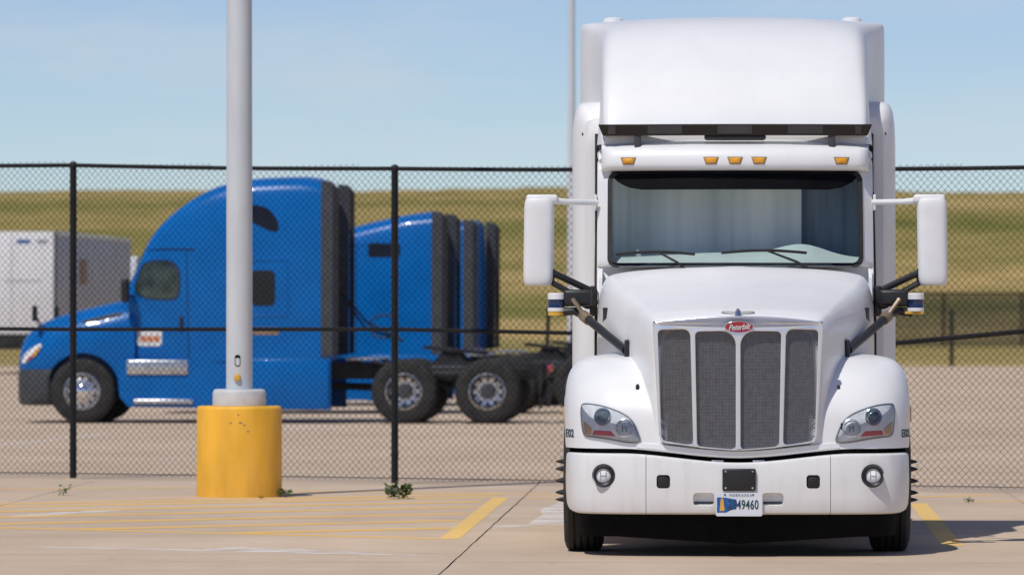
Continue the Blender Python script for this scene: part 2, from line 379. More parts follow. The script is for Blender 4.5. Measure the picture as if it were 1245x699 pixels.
def text_mesh(txt, size, fn, name, mat, parent, extr=0.001, shear=0.0, spacing=1.0, bold=0.0):
    cu = bpy.data.curves.new('t', 'FONT'); cu.body = txt; cu.size = size; cu.align_x = 'CENTER'; cu.align_y = 'CENTER'
    cu.extrude = extr; cu.shear = shear; cu.space_character = spacing; cu.offset = bold; cu.resolution_u = 3
    o = bpy.data.objects.new('tmp', cu); COL.objects.link(o)
    me = bpy.data.meshes.new_from_object(o.evaluated_get(bpy.context.evaluated_depsgraph_get()))
    bpy.data.objects.remove(o); bpy.data.curves.remove(cu)
    for v in me.vertices: v.co = Vector(fn(v.co.x, v.co.y, v.co.z))
    me.update(); return link(name, me, mat, parent)
def bvh_of(*objs):
    vs = []; fs = []
    for o in objs:
        k = len(vs); vs += [v.co.copy() for v in o.data.vertices]; fs += [tuple(i+k for i in p.vertices) for p in o.data.polygons]
    return BVHTree.FromPolygons(vs, fs)
def patch(outline, cast, off, name, mat, parent, rings=(0.0, 0.25, 0.5, 0.72, 0.88, 0.97, 1.0), ang=40, skirt=0.0):
    """fan of rings inside a star-shaped outline, dropped onto a surface by cast(u, v) -> (point, normal); off(r) lifts along the normal"""
    cu = sum(p[0] for p in outline)/len(outline); cv = sum(p[1] for p in outline)/len(outline); mb = MB(); n = len(outline); rows = []
    for r in rings:
        row = []
        for u, v in outline:
            p, nn = cast(cu+(u-cu)*max(r, 1e-4), cv+(v-cv)*max(r, 1e-4)); row.append(p+nn*off(r))
        row.append(row[0].copy()); rows.append(row)
    if skirt:
        row = []
        for u, v in outline:
            p, nn = cast(u, v); row.append(p+nn*(off(1.0)-skirt))
        row.append(row[0].copy()); rows.append(row)
    mb.grid(rows); me = bpy.data.meshes.new('m'); me.from_pydata(mb.v, [], mb.f)
    bm = bmesh.new(); bm.from_mesh(me); bmesh.ops.remove_doubles(bm, verts=bm.verts, dist=1e-4); bm.to_mesh(me); bm.free()
    finish(me, True, ang); return link(name, me, mat, parent)
def caster(bvh, axis):
    """axis 'front': rays from -y at (x,z); 'right'/'left': rays from +x/-x at (y,z)"""
    def c(u, v):
        if axis == 'front': o, d = Vector((u, -5, v)), Vector((0, 1, 0))
        elif axis == 'right': o, d = Vector((5, u, v)), Vector((-1, 0, 0))
        else: o, d = Vector((-5, u, v)), Vector((1, 0, 0))
        h = bvh.ray_cast(o, d)
        if h[0] is None:
            h = bvh.find_nearest(o+d*4.0); return h[0], -d
        nn = h[1] if h[1].dot(d) < 0 else -h[1]
        return h[0], nn
    return c
def boolean_cut(o, cutters):
    for c in cutters:
        c.parent = o.parent
        md = o.modifiers.new('b', 'BOOLEAN'); md.operation = 'DIFFERENCE'; md.object = c; md.solver = 'EXACT'
    me = bpy.data.meshes.new_from_object(o.evaluated_get(bpy.context.evaluated_depsgraph_get()))
    mat = o.data.materials[0]; o.modifiers.clear(); o.data = me
    me.materials.clear(); me.materials.append(mat)
    for c in cutters: bpy.data.objects.remove(c)
    me.shade_smooth(); me.set_sharp_from_angle(angle=R(35)); return o
def tag(o, label=None, cat=None, group=None, kind=None):
    if label: o['label'] = label
    if cat: o['category'] = cat
    if group: o['group'] = group
    if kind: o['kind'] = kind
    return o
def empty(name, loc, rz=0):
    o = bpy.data.objects.new(name, None); COL.objects.link(o); o.location = loc; o.rotation_euler = (0, 0, rz); o.empty_display_size = 0.3; return o
def copy_tree(o, parent=None):
    c = o.copy(); COL.objects.link(c)
    if parent: c.parent = parent
    for ch in [q for q in bpy.data.objects if q.parent == o]: copy_tree(ch, c)
    return c

# ================================================================== THE SETTING
def sheet(name, x0, x1, y0, y1, z, mat, nx=1, ny=1):
    mb = MB(); mb.grid([[(x0+(x1-x0)*i/nx, y0+(y1-y0)*j/ny, z) for i in range(nx+1)] for j in range(ny+1)])
    return tag(mb.obj(name, mat, None, False), kind='structure')
LOT_END = 192.0
sheet('ground', -3000, 3000, -500, 6000, -0.06, 'grass_field')
lot = MB().box((0, (LOT_END-120)/2, -0.1), (400, LOT_END+120, 0.2)).obj('parking_lot', 'concrete', None, False); tag(lot, kind='structure')
# grass bank behind the lot
def hill_z(x, y):
    t = min(1, max(0, (y-325)/150)); s = t*t*(3-2*t)
    crest = 12.1+0.25*math.sin(x*0.05+1.2)+0.15*math.sin(x*0.13)
    return s*crest+0.0018*max(0, y-480)-0.03
mb = MB(); rows = []; hj = random.Random(5)
for j in range(46):
    y = 300+j*6 if j < 34 else 504+(j-34)**2*9
    rows.append([(x, y, hill_z(x, y)+(hj.uniform(-0.11, 0.11) if abs(x) < 82 and y > 380 else 0)) for x in [-720+32*k for k in range(20)]+[-80+1.25*k for k in range(129)]+[112+32*k for k in range(20)]])
mb.grid(rows); hill = mb.obj('hill', 'grass_field'); tag(hill, kind='structure')

# painted markings: strips along the ground between two pixels-turned-points
def strip(name, a, b, w, mat, z=0.004, seg=1, wob=0.0):
    z *= 0.18
    a, b = Vector(a), Vector(b); d = (b-a).normalized(); nrm = Vector((-d.y, d.x, 0)); mb = MB(); rows = []
    for i in range(seg+1):
        p = a.lerp(b, i/seg); ww = w*(1+random.uniform(-wob, wob)*2); sh = random.uniform(-wob, wob)*w*3
        rows.append([p+nrm*(sh-ww/2)+Vector((0, 0, z)), p+nrm*(sh+ww/2)+Vector((0, 0, z))])
    mb.grid(rows); o = mb.obj(name, mat, None, False); return tag(o, kind='structure')
strip('parking_line', gp(546, 655), gp(609, 604.5), 0.15, 'yellow_bar', 0.008)
strip('parking_line', gp(1116, 611.5), gp(1159, 663), 0.155, 'yellow_bar', 0.008)
A, B = gp(0, 641), gp(537, 654.5)
strip('hatch_edge_line', A+(A-B)*0.6, B, 0.20, 'yellow_worn')
hd = Vector((1.6, 1.02, 0)).normalized()
for k, (xr, yr) in enumerate([(552, 641.5), (561, 632.5), (570, 624), (580, 616), (588, 609.5), (600, 604), (606, 600.5)]):
    e = gp(xr, yr); L = [5.4, 6.8, 7.6, 8.4, 9, 9, 9][k]
    s = e-hd*2.0
    # run back along the hatch until the edge line is met
    t = 0; p = e.copy()
    dAB = (B-A).normalized(); nAB = Vector((-dAB.y, dAB.x, 0))
    den = hd.dot(nAB); t = (e-A).dot(nAB)/den
    strip('hatch_line', e-hd*min(t-0.05, 13), e, 0.30, 'yellow_worn', 0.006)
strip('stall_head_line', gp(640, 605.5), gp(1080, 606.5), 0.20, 'yellow_worn', 0.006)
strip('fence_line', gp(300, 596), gp(690, 601), 0.20, 'yellow_worn', 0.004)
strip('fence_line', gp(-30, 594), gp(230, 592.5), 0.20, 'yellow_worn', 0.004)
strip('stall_head_line', gp(1116, 604), gp(1204, 601.5), 0.20, 'yellow_worn', 0.005)
strip('stall_head_line', gp(1180, 609.5), gp(1330, 608), 0.20, 'yellow_worn', 0.005)
strip('scuffed_line', gp(35, 664), gp(535, 675), 0.15, 'white_worn', 0.004, 10, 0.06)
strip('scuffed_line', gp(265, 666), gp(430, 672), 0.5, 'white_worn', 0.006, 10, 0.06)
strip('scuffed_line', gp(0, 629), gp(170, 617), 0.25, 'white_worn', 0.003, 8, 0.06)
strip('scuffed_line', gp(600, 640), gp(668, 636), 0.22, 'white_worn', 0.004, 6, 0.05)
strip('scuffed_line', gp(660, 637), gp(705, 604), 0.30, 'white_worn', 0.003, 6, 0.05)
strip('lane_line', gp(150, 535), gp(640, 541), 0.14, 'white_worn', 0.004, 12, 0.03)
strip('lane_line', gp(-40, 545), gp(130, 527), 0.14, 'white_worn', 0.004, 12, 0.03)
strip('lane_line', gp(330, 522), gp(690, 524), 0.2, 'white_worn', 0.004, 12, 0.03)
strip('lane_line', gp(-30, 562), gp(260, 556), 0.14, 'white_worn', 0.004, 12, 0.03)
# slab joints: narrow dark gaps, slightly ragged
J0, J1 = gp(533, 699), gp(641, 600); jd = (J1-J0).normalized()
for off in (-9.2, -4.6, 0, 4.6, 9.2):
    n_ = Vector((jd.y, -jd.x, 0))*off
    strip('slab_joint', J0-jd*6+n_, J1+jd*4+n_, 0.009 if off == 0 else 0.005, 'black_void' if off == 0 else 'dark_grey', 0.010, 60, 0.13)
for D_ in (47.6, 39.2):
    c_ = Vector((0, D_, 0)); n_ = Vector((jd.y, -jd.x, 0))
    strip('slab_joint', c_-n_*9, c_+n_*9, 0.010, 'dark_grey', 0.011, 60, 0.2)

# ================================================================== WHEELS AND CHASSIS (shared by every tractor)
WR, WW = 0.515, 0.29
def tyre_mesh(w):
    h = w/2
    prof = [(0.285, -h*0.80), (0.30, -h*0.92), (0.36, -h), (0.44, -h*0.98), (0.485, -h*0.88), (0.508, -h*0.74)]
    for g in (-0.5, -0.17, 0.17, 0.5):
        prof += [(WR, h*(g-0.12)), (WR-0.014, h*(g-0.10)), (WR-0.014, h*(g-0.02)), (WR, h*g)]
    prof += [(0.508, h*0.74), (0.485, h*0.88), (0.44, h*0.98), (0.36, h), (0.30, h*0.92), (0.285, h*0.80), (0.285, -h*0.80)]
    return MB().lathe(prof, (0, 0, 0), 'x', 56).mesh(True, 30)
TYRE = tyre_mesh(WW)
def disc_holes(r, n, rad, x):
    mb = MB()
    for k in range(n):
        a = 2*math.pi*(k+.5)/n; mb.lathe([(0.0001, 0.004), (rad*0.85, 0.004), (rad, 0.0), (rad, -0.02)], (x, r*math.cos(a), r*math.sin(a)), 'x', 10)
    return mb.mesh()
def nuts(r, n, x, l, rad=0.016):
    mb = MB()
    for k in range(n):
        a = 2*math.pi*k/n; mb.lathe([(0.0001, l), (rad*0.8, l), (rad, l*0.7), (rad, 0)], (x, r*math.cos(a), r*math.sin(a)), 'x', 8)
    return mb.mesh()
# +x is the outer face
RIM_S = MB().lathe([(0.29, 0.125), (0.275, 0.13), (0.262, 0.10), (0.25, 0.06), (0.225, 0.085), (0.18, 0.105), (0.12, 0.11), (0.115, 0.112), (0.0001, 0.112)], (0, 0, 0), 'x', 40).mesh()
RIM_D = MB().lathe([(0.29, 0.125), (0.275, 0.13), (0.262, 0.10), (0.25, -0.02), (0.225, -0.075), (0.16, -0.085), (0.12, -0.085), (0.0001, -0.085)], (0, 0, 0), 'x', 40).mesh()
HUB_S = MB().lathe([(0.11, 0.08), (0.105, 0.13), (0.08, 0.148), (0.0001, 0.15)], (0, 0, 0), 'x', 24).mesh()
HUB_D = MB().lathe([(0.12, -0.10), (0.115, 0.06), (0.10, 0.085), (0.0001, 0.09)], (0, 0, 0), 'x', 24).mesh()
HOLE_S, HOLE_D = disc_holes(0.205, 10, 0.026, 0.0975), disc_holes(0.205, 10, 0.026, -0.078)
NUT_S, NUT_D = nuts(0.145, 10, 0.107, 0.03), nuts(0.145, 10, -0.087, 0.03)
SPIKE = MB().lathe([(0.0001, 0.105), (0.010, 0.08), (0.018, 0.045), (0.021, 0.040), (0.021, 0.0)], (0, 0, 0), 'x', 10).mesh()
def wheel(parent, x, y, kind='steer', hubmat='alloy', spikes=False):
    sgn = 1 if x > 0 else -1
    w = link('wheel', HUB_S if kind == 'steer' else HUB_D, None, parent); w.location = (x, y, WR-0.008)
    if sgn < 0: w.rotation_euler = (0, 0, math.pi)
    for me, nm, mt in ((TYRE, 'tyre', 'tyre_rubber'), (RIM_S if kind == 'steer' else RIM_D, 'rim', 'alloy'), (HOLE_S if kind == 'steer' else HOLE_D, 'hand_holes', 'black_void')):
        if not me.materials: me.materials.append(M[mt])
        q_ = link(nm, me, None, w)
        if nm == 'hand_holes': q_['kind'] = 'stuff'
    hm = HUB_S if kind == 'steer' else HUB_D
    if not hm.materials: hm.materials.append(M['chrome' if kind == 'steer' else 'dark_grey'])
    if spikes:
        if not SPIKE.materials: SPIKE.materials.append(M['black_plastic'])
        for k in range(10):
            a = 2*math.pi*k/10; s = link('lug_nut_cover', SPIKE, None, w); s.location = (0.107, 0.145*math.cos(a), 0.145*math.sin(a))
    else:
        me = NUT_S if kind == 'steer' else NUT_D
        if not me.materials: me.materials.append(M['chrome'])
        link('lug_nuts', me, None, w)['kind'] = 'stuff'
    if kind == 'drive':
        t = link('tyre', TYRE, None, w); t.location = (-0.345, 0, 0)
    return w
def chassis(t, fa, r1, r2, end, spikes=False, tank_y=(2.3, 3.6)):
    for s in (-1, 1):
        rbox('frame_rail', (s*0.43, (fa-0.7+end)/2, 0.83), (0.09, end-fa+0.7, 0.27), 'chassis_black', t, 0.01)
    for y in (fa+1.6, r1-0.75, (r1+r2)/2, r2+0.5):
        rbox('cross_member', (0, y, 0.82), (0.77, 0.12, 0.2), 'chassis_black', t, 0.01)
    for y in (fa,):
        MB().tube([(-0.95, y, 0.46), (-0.6, y, 0.40), (0.6, y, 0.40), (0.95, y, 0.46)], 0.06, 8).obj('front_axle', 'chassis_black', t)
    for y in (r1, r2):
        mb = MB().tube([(-0.95, y, 0.51), (0.95, y, 0.51)], 0.075, 10); mb.lathe([(0.0001, -0.22), (0.15, -0.16), (0.21, 0), (0.15, 0.16), (0.0001, 0.22)], (0, y, 0.51), 'y', 16)
        mb.obj('drive_axle', 'chassis_black', t)
        for s in (-1, 1):
            mb = MB(); mb.box((s*0.43, y+0.02, 0.64), (0.1, 0.75, 0.06)); mb.lathe([(0.0001, 0.14), (0.12, 0.12), (0.135, 0.06), (0.12, 0), (0.12, -0.06)], (s*0.43, y+0.28, 0.74), 'z', 14)
            mb.obj('suspension_arm', 'chassis_black', t)
    # the suspension blocks and links that show between the tyres
    for s in (-1, 1):
        mb = MB().tube([(s*0.62, r1+0.1, 0.80), (s*0.62, (r1+r2)/2, 0.55), (s*0.62, r2-0.1, 0.80)], 0.04, 8); mb.obj('torque_rod', 'chassis_black', t)
        mb = MB().tube([(s*0.78, r1-0.55, 0.98), (s*0.80, r1+0.1, 0.86), (s*0.78, r2+0.6, 0.86)], 0.025, 6); mb.obj('air_hose', 'chassis_black', t)
        MB().lathe([(0.0001, -0.30), (0.09, -0.29), (0.115, -0.25), (0.115, 0.25), (0.09, 0.29), (0.0001, 0.30)], (s*0.70, (r1+r2)/2, 0.80), 'y', 16).obj('air_tank', 'dark_grey', t)
    # drive shaft and engine mass under the hood
    MB().tube([(0, fa+1.8, 0.65), (0, r1-0.2, 0.55)], 0.06, 8).obj('drive_shaft', 'chassis_black', t)
    rbox('engine', (0, fa+0.35, 1.0), (0.7, 1.5, 0.75), 'chassis_black', t, 0.06)
    # fifth wheel: a tilted plate with its throat
    pl = [(-0.45, -0.42), (0.45, -0.42), (0.48, 0.05), (0.34, 0.50), (0.16, 0.56), (0.05, 0.15), (-0.05, 0.15), (-0.16, 0.56), (-0.34, 0.50), (-0.48, 0.05)]
    ym = (r1+r2)/2
    f = MB().prism(pl, lambda u, v, d: (u, ym+v, 1.16-0.10*v+d), -0.025, 0.025).obj('fifth_wheel', 'chassis_black', t, False)
    for s in (-1, 1): MB().prism([(-0.28, 0.96), (0.28, 0.96), (0.10, 1.15), (-0.10, 1.15)], lambda u, v, d: (s*0.38+d, ym+u, v), -0.05, 0.05).obj('mounting_bracket', 'chassis_black', t, False)
    for s in (-1, 1):
        wheel(t, s*1.105, fa, 'steer', spikes=spikes)
        wheel(t, s*1.085, r1, 'drive'); wheel(t, s*1.085, r2, 'drive')
        MB().tube([(s*0.45, end-0.12, 0.90), (s*0.8, end-0.10, 0.93), (s*1.22, end-0.08, 0.95)], 0.025, 8).obj('mud_flap_bracket', 'chassis_black', t)
        mb = MB(); mb.grid([[(s*(0.62+0.6*i/4), end-0.07+0.03*math.sin(j*0.9+i), 0.94-0.70*j/6) for i in range(5)] for j in range(7)])
        fl = mb.obj('mud_flap', 'black_rubber', t); sm = fl.modifiers.new('s', 'SOLIDIFY'); sm.thickness = 0.012
        rbox('tail_lamp', (s*0.30, end+0.02, 0.86), (0.22, 0.05, 0.11), 'red_reflector', t, 0.012)
    rbox('rear_cross_member', (0, end-0.04, 0.84), (0.95, 0.06, 0.24), 'chassis_black', t, 0.01)

# ================================================================== WHITE TRACTOR
T = empty('white_truck', (X_at(897.5, 40.0), 40.0, 0), -R(1.7))
tag(T, 'white semi truck tractor facing forward with silver four panel grille and black roof sensor bar', 'truck')
FA, RA1, RA2, TEND = 1.20, 5.75, 7.05, 7.95
chassis(T, FA, RA1, RA2, TEND, spikes=True)

# --- hood
def zgap(x): a = min(1, abs(x)/0.85); return 0.700+0.062*(a*a*(3-2*a))      # V shaped gap between hood and bumper
HW = [(0.074, 0.535), (0.08, 0.588), (0.10, 0.604), (0.14, 0.625), (0.22, 0.655), (0.40, 0.705), (0.70, 0.775), (1.0, 0.855), (1.4, 0.955), (1.80, 1.018), (1.92, 1.024), (2.08, 1.026)]
HT = [(0.074, 1.610), (0.08, 1.640), (0.10, 1.678), (0.14, 1.702), (0.22, 1.730), (0.40, 1.768), (0.70, 1.825), (1.0, 1.885), (1.4, 1.965), (1.80, 2.043), (1.92, 2.050), (2.08, 2.050)]
secs = []
for y in [0.074, 0.08, 0.09, 0.10, 0.12, 0.15, 0.20, 0.28, 0.40, 0.55, 0.70, 0.85, 1.0, 1.2, 1.4, 1.6, 1.8, 1.92, 2.08]:
    w, zt = smooth_interp(HW, y), smooth_interp(HT, y); k = min(1, max(0, y-0.08)/1.2); rc = 0.07+0.09*k
    c = [(w*0.99, 0.80), (w, 1.0), (w, zt-0.05-rc*1.5), (w-0.015-0.03*k, zt-0.02-rc*0.45), (w-rc*0.75, zt-0.012-0.02*k), (w*0.45, zt+0.006), (0, zt+0.016)]
    fade = max(0, 1-(y-0.08)/1.3)
    secs.append([(x, y+0.20*x*x*fade, z) for x, z in half_section(c)])
hood = loft(secs, False, True).obj('hood', 'white_paint', T, True, 50)

def yg(x, z): return 0.044+0.20*x*x
# --- grille surround (one plate with four openings)
def go(x):   return 1.700-0.045*(x/0.6)**2
outer = []
for i in range(41): x = 0.602-1.204*i/40; outer.append((x, go(x)))
outer[0] = (0.585, 1.664); outer[-1] = (-0.585, 1.664)
pts = [(-0.603, 1.640)]+[(-0.603+0.045*k/22, 1.640-0.785*k/22) for k in range(1, 23)]
outer += pts
bl = []
for i in range(31):
    x = -0.535+1.07*i/30; bl.append((x, 0.752+0.062*(abs(x)/0.535)**1.6))
outer += bl
outer += [(-x, z) for x, z in reversed(pts)]
GR = [(-0.566, -0.340, -0.540, -0.318, 1.600, 0.815), (-0.302, -0.018, -0.288, -0.018, 1.588, 0.780)]
def opening(xl, xr, bl_, br_, zt, zb, r=0.035):
    base = rrect(0, 1, 0, 1, 0.001)
    pts = []
    w = xr-xl
    q = rrect(xl, xr, zb, zt, [0.045, 0.035, 0.05, 0.03] if xl < -0.4 else [0.035, 0.03, 0.10, 0.03])
    for x, z in q:
        f = (x-xl)/w; tz = (zt-z)/(zt-zb)
        nx = x+(bl_-xl)*tz*(1-f)+(br_-xr)*tz*f
        nz = z-(0.026 if xl < -0.4 else 0.020)*f*tz+(0.006*f*(1-tz))
        pts.append((nx, nz))
    return pts
holes = []
for g in GR:
    h = opening(*g); holes.append(h); holes.append([(-x, z) for x, z in reversed(h)])
grille = plate('grille_surround', [outer]+[list(reversed(h)) for h in holes], lambda u, v, d: (u, yg(u, v)-d, v), 'satin_silver', T, 0.016, 0.008, 3, 30)
# --- perforated grille panels: crossed strips
for h in holes:
    x0, x1 = min(p[0] for p in h)-0.012, max(p[0] for p in h)+0.012; z0, z1 = min(p[1] for p in h)-0.012, max(p[1] for p in h)+0.012
    mb = MB(); P_ = 0.019; wd = 0.0042
    for sg in (1, -1):
        c = -2.0
        while c < 3.0:
            # line z = sg*x + c
            xs = sorted([x0, x1, (z0-c)*sg, (z1-c)*sg])
            a, b = xs[1], xs[2]; mid = (a+b)/2
            if x0-1e-6 <= mid <= x1+1e-6 and z0-1e-6 <= sg*mid+c <= z1+1e-6 and b-a > 0.004:
                nseg = max(1, int((b-a)/0.03)); ro = []
                for i in range(nseg+1):
                    x = a+(b-a)*i/nseg; z = sg*x+c; yy = yg(x, z)+0.020+(0.001 if sg > 0 else 0.003)
                    if abs(x) < 0.585-0.045*(1.64-z)/0.785: ro.append([(x-wd*sg*0.7, yy, z+wd*0.7), (x+wd*sg*0.7, yy, z-wd*0.7)])
                if len(ro) > 1: mb.grid(ro)
            c += P_*1.414*0.75
    tag(mb.obj('grille_mesh', 'mesh_steel', T, False), kind='stuff')
mb = MB(); mb.grid([[(x*0.1, yg(x*0.1, z)+0.06, z) for x in range(-6, 7)] for z in (0.72, 1.0, 1.3, 1.66)])
mb.obj('radiator_screen', 'black_void', T)
# --- chin strip under the grille
mb = MB(); rows = []
for i in range(41):
    x = -0.72+1.44*i/40; zz = zgap(x); y0 = 0.050+0.20*x*x
    rows.append([(x, y0+0.06, zz-0.006), (x, y0+0.015, zz), (x, y0+0.004, zz+0.012), (x, y0+0.004, zz+0.045), (x, y0+0.05, zz+0.055)])
mb.grid(rows); mb.obj('hood_chin', 'white_paint', T)
# --- emblem and bird ornament
def on_g(u, v, d): return (u, yg(u, v)-0.024-d, v)
def ell(cx, cz, a, b, n=36): return [(cx+a*math.cos(2*math.pi*k/n), cz+b*math.sin(2*math.pi*k/n)) for k in range(n)]
em = plate('emblem', [ell(0.006, 1.622, 0.106, 0.043)], lambda u, v, d: on_g(u, v, d), 'chrome', T, 0.006, 0.003)
pl_ = plate('emblem_face', [ell(0.006, 1.622, 0.099, 0.037)], lambda u, v, d: on_g(u, v, d+0.010), 'emblem_red', em, 0.003, 0.001)
text_mesh('Peterbilt', 0.058, lambda u, v, d: on_g(0.006+u*0.80, 1.620+v+u*0.06, d+0.0155), 'emblem_lettering', 'logo_white', em, 0.001, 0.35, 0.95, 0.0006)
mb = MB()
mb.tube([(0, 0.05, 1.685), (0, 0.075, 1.715), (0, 0.15, 1.735), (0, 0.27, 1.742)], [0.022, 0.024, 0.018, 0.006], 10)
for s in (-1, 1):
    mb.prism([(0, 0), (0.06, 0.006), (0.118, 0.020), (0.112, 0.030), (0.05, 0.028), (0, 0.026)], lambda u, v, d: (s*u, 0.13+0.25*u+d, 1.706+v), -0.02, 0.02)
mb.obj('hood_ornament', 'chrome', T, True, 30)

# --- fenders: plan path swept with a front and a side profile
def fender(s):
    path = [(0.50, 0.135), (0.62, 0.150), (0.74, 0.165), (0.86, 0.185), (0.97, 0.220), (1.06, 0.275), (1.135, 0.355), (1.19, 0.465), (1.225, 0.60), (1.242, 0.78), (1.245, 1.00), (1.243, 1.25), (1.235, 1.50), (1.20, 1.78)]
    path = [(p.x, p.y) for p in chaikin([(a, b, 0) for a, b in path], 2)]
    fr = [(0, 0), (1, 0), (2, .02), (3, .07), (4, .15), (5, .28), (6, .45), (7, .62), (8, .8), (9, 1)]; frz = [0, .10, .24, .34, .43, .53, .60, .64, .655, .665]
    sd_ = [(0, 0), (1, 0), (2, 0.004), (3, .016), (4, .045), (5, .11), (6, .23), (7, .40), (8, .66), (9, 1)]; sdz = [0, .10, .24, .36, .46, .54, .60, .635, .655, .665]
    frz = list(enumerate(frz)); sdz = list(enumerate(sdz))
    rows = []; nv = 40
    L = len(path)
    for i, (x, y) in enumerate(path):
        sidew = max(0.0, min(1.0, (y-0.22)/0.70)) if x > 0.90 else 0.0; sidew = sidew*sidew*(3-2*sidew)
        sx, sy = min(x, 0.87), max(1.06, y)
        zb = zgap(x)+0.0 if y < 0.62 else 0.76
        if y >= 0.55:                                     # wheel arch
            dy = y-FA; rr = 0.60
            zb = max(zb, 0.515+math.sqrt(max(0, rr*rr-dy*dy)))
        droop = interp([(1.25, 0), (1.78, 0.10)], y)
        row = []
        for j in range(nv+1):
            v = 9.0*j/nv
            t = smooth_interp(fr, v)*(1-sidew)+smooth_interp(sd_, v)*sidew
            z = 0.762+smooth_interp(frz, v)*(1-sidew)+smooth_interp(sdz, v)*sidew-droop
            if j <= 24: z = max(z, zb+j*0.002)
            if y < 0.62 and j == 0: z = zb
            row.append((s*(x+(sx-x)*t), y+(sy-y)*t, z))
        rows.append(row)
    mb = MB(); mb.grid(rows)
    # rolled lip under the front edge
    mb.grid([[r[0] for r in rows], [(r[0][0]*0.97, r[0][1]+0.05, r[0][2]-0.004) for r in rows]])
    return mb.obj('fender', 'white_paint', T, True, 60)
fen = {s: fender(s) for s in (-1, 1)}
skin = bvh_of(hood, fen[1], fen[-1])
front = caster(skin, 'front')

# --- headlights
HL = [(-1.118, 1.072), (-1.06, 1.078), (-0.95, 1.062), (-0.80, 1.008), (-0.732, 0.945), (-0.700, 0.865), (-0.686, 0.818), (-0.715, 0.800), (-0.80, 0.805), (-0.92, 0.828), (-1.03, 0.842), (-1.088, 0.846), (-1.105, 0.90)]
HL = [(p.x, p.y) for p in chaikin([(a, b, 0) for a, b in HL], 2, True)]
for s in (-1, 1):
    ol = [(-s*x, z) for x, z in HL]
    def cst(u, v): p, n = front(u, v); return p, Vector((0, -1, 0)).lerp(n, 0.5).normalized()
    hl = patch(ol, cst, lambda r: 0.006, 'headlight', 'lens_grey', T, skirt=0.03)
    patch(ol, cst, lambda r: 0.010+0.030*(1-r**5), 'lamp_cover', 'lamp_glass', hl, skirt=0.02)
    rim = MB(); ring = []
    for x, z in ol:
        p, n = cst(x, z); ring.append(p+n*0.008)
    ring.append(ring[0]); rim.tube(ring, 0.0045, 6, False); rim.obj('lamp_rim', 'plate_grey', hl)
    for (cx, cz, r0, mt) in ((0.955, 0.985, 0.062, 'chrome'), (0.800, 0.908, 0.064, 'satin_silver')):
        p, n = cst(s*cx, cz); q = n.to_track_quat('Z', 'Y').to_matrix().to_4x4(); q.translation = p+n*0.008
        me = MB().lathe([(r0, 0.0), (r0*1.02, 0.012), (r0*0.92, 0.016), (r0*0.75, 0.004), (r0*0.72, 0.002)], (0, 0, 0), 'z', 28).mesh(); me.transform(q); link('reflector_bowl', me, mt, hl)
        me = MB().lathe([(r0*0.74, 0.003), (r0*0.60, 0.016), (r0*0.32, 0.024), (0.0001, 0.026)], (0, 0, 0), 'z', 24).mesh(); me.transform(q)
        link('lamp_lens', me, 'projector' if mt == 'chrome' else 'lens_grey', hl)
        if mt != 'chrome':
            me = MB().box((-0.014, 0, 0.026), (0.006, 0.055, 0.004)).box((0, 0, 0.027), (0.022, 0.006, 0.003)).box((0.014, 0, 0.026), (0.006, 0.055, 0.004)).mesh(False); me.transform(q); link('lamp_bridge', me, 'plate_grey', hl)
    red = [(s*x, z) for x, z in dense([(1.02, 0.890), (0.90, 0.885), (0.865, 0.848), (1.03, 0.858)], 0.03)]
    patch(red, cst, lambda r: 0.009, 'side_reflector', 'red_reflector', hl, skirt=0.004)
    amb = [(s*x, z) for x, z in dense([(1.092, 0.955), (1.035, 0.905), (1.04, 0.862), (1.085, 0.862)], 0.03)]
    patch(amb, cst, lambda r: 0.009, 'turn_signal', 'amber_pale', hl, skirt=0.004)
    # hood latch bumper and rubber stop
    p, n = front(s*0.71 if s < 0 else s*0.735, 1.19 if s < 0 else 0.92)
    rbox('hood_stop', p+n*0.006, (0.022, 0.02, 0.045), 'black_rubber', T, 0.006)
    p, n = front(s*0.715, 1.19); rbox('washer_nozzle', p+n*0.004, (0.018, 0.016, 0.034), 'black_rubber', T, 0.005)
    # fleet number on the fender corner
    cx, cz = s*1.196, 0.862
    def wrap(u, v, d, cx=cx, cz=cz):
        p, n = front(cx+u*0.55, cz+v); return p+n*(0.003+d)
    text_mesh('E02', 0.078, wrap, 'fleet_number', 'plate_ink', T, 0.0005, 0, 1.0, 0.002)
    # amber side marker, wheel-well liner
    rbox('side_marker', (s*1.246, 0.95, 0.99), (0.022, 0.035, 0.11), 'amber_pale', T, 0.008)
    mb = MB(); mb.grid([[(s*(0.72+0.48*i/3), FA+0.60*math.cos(a), 0.515+0.60*math.sin(a)) for i in range(4)] for a in [math.pi*k/14 for k in range(15)]])
    mb.obj('wheel_well', 'black_void', T)

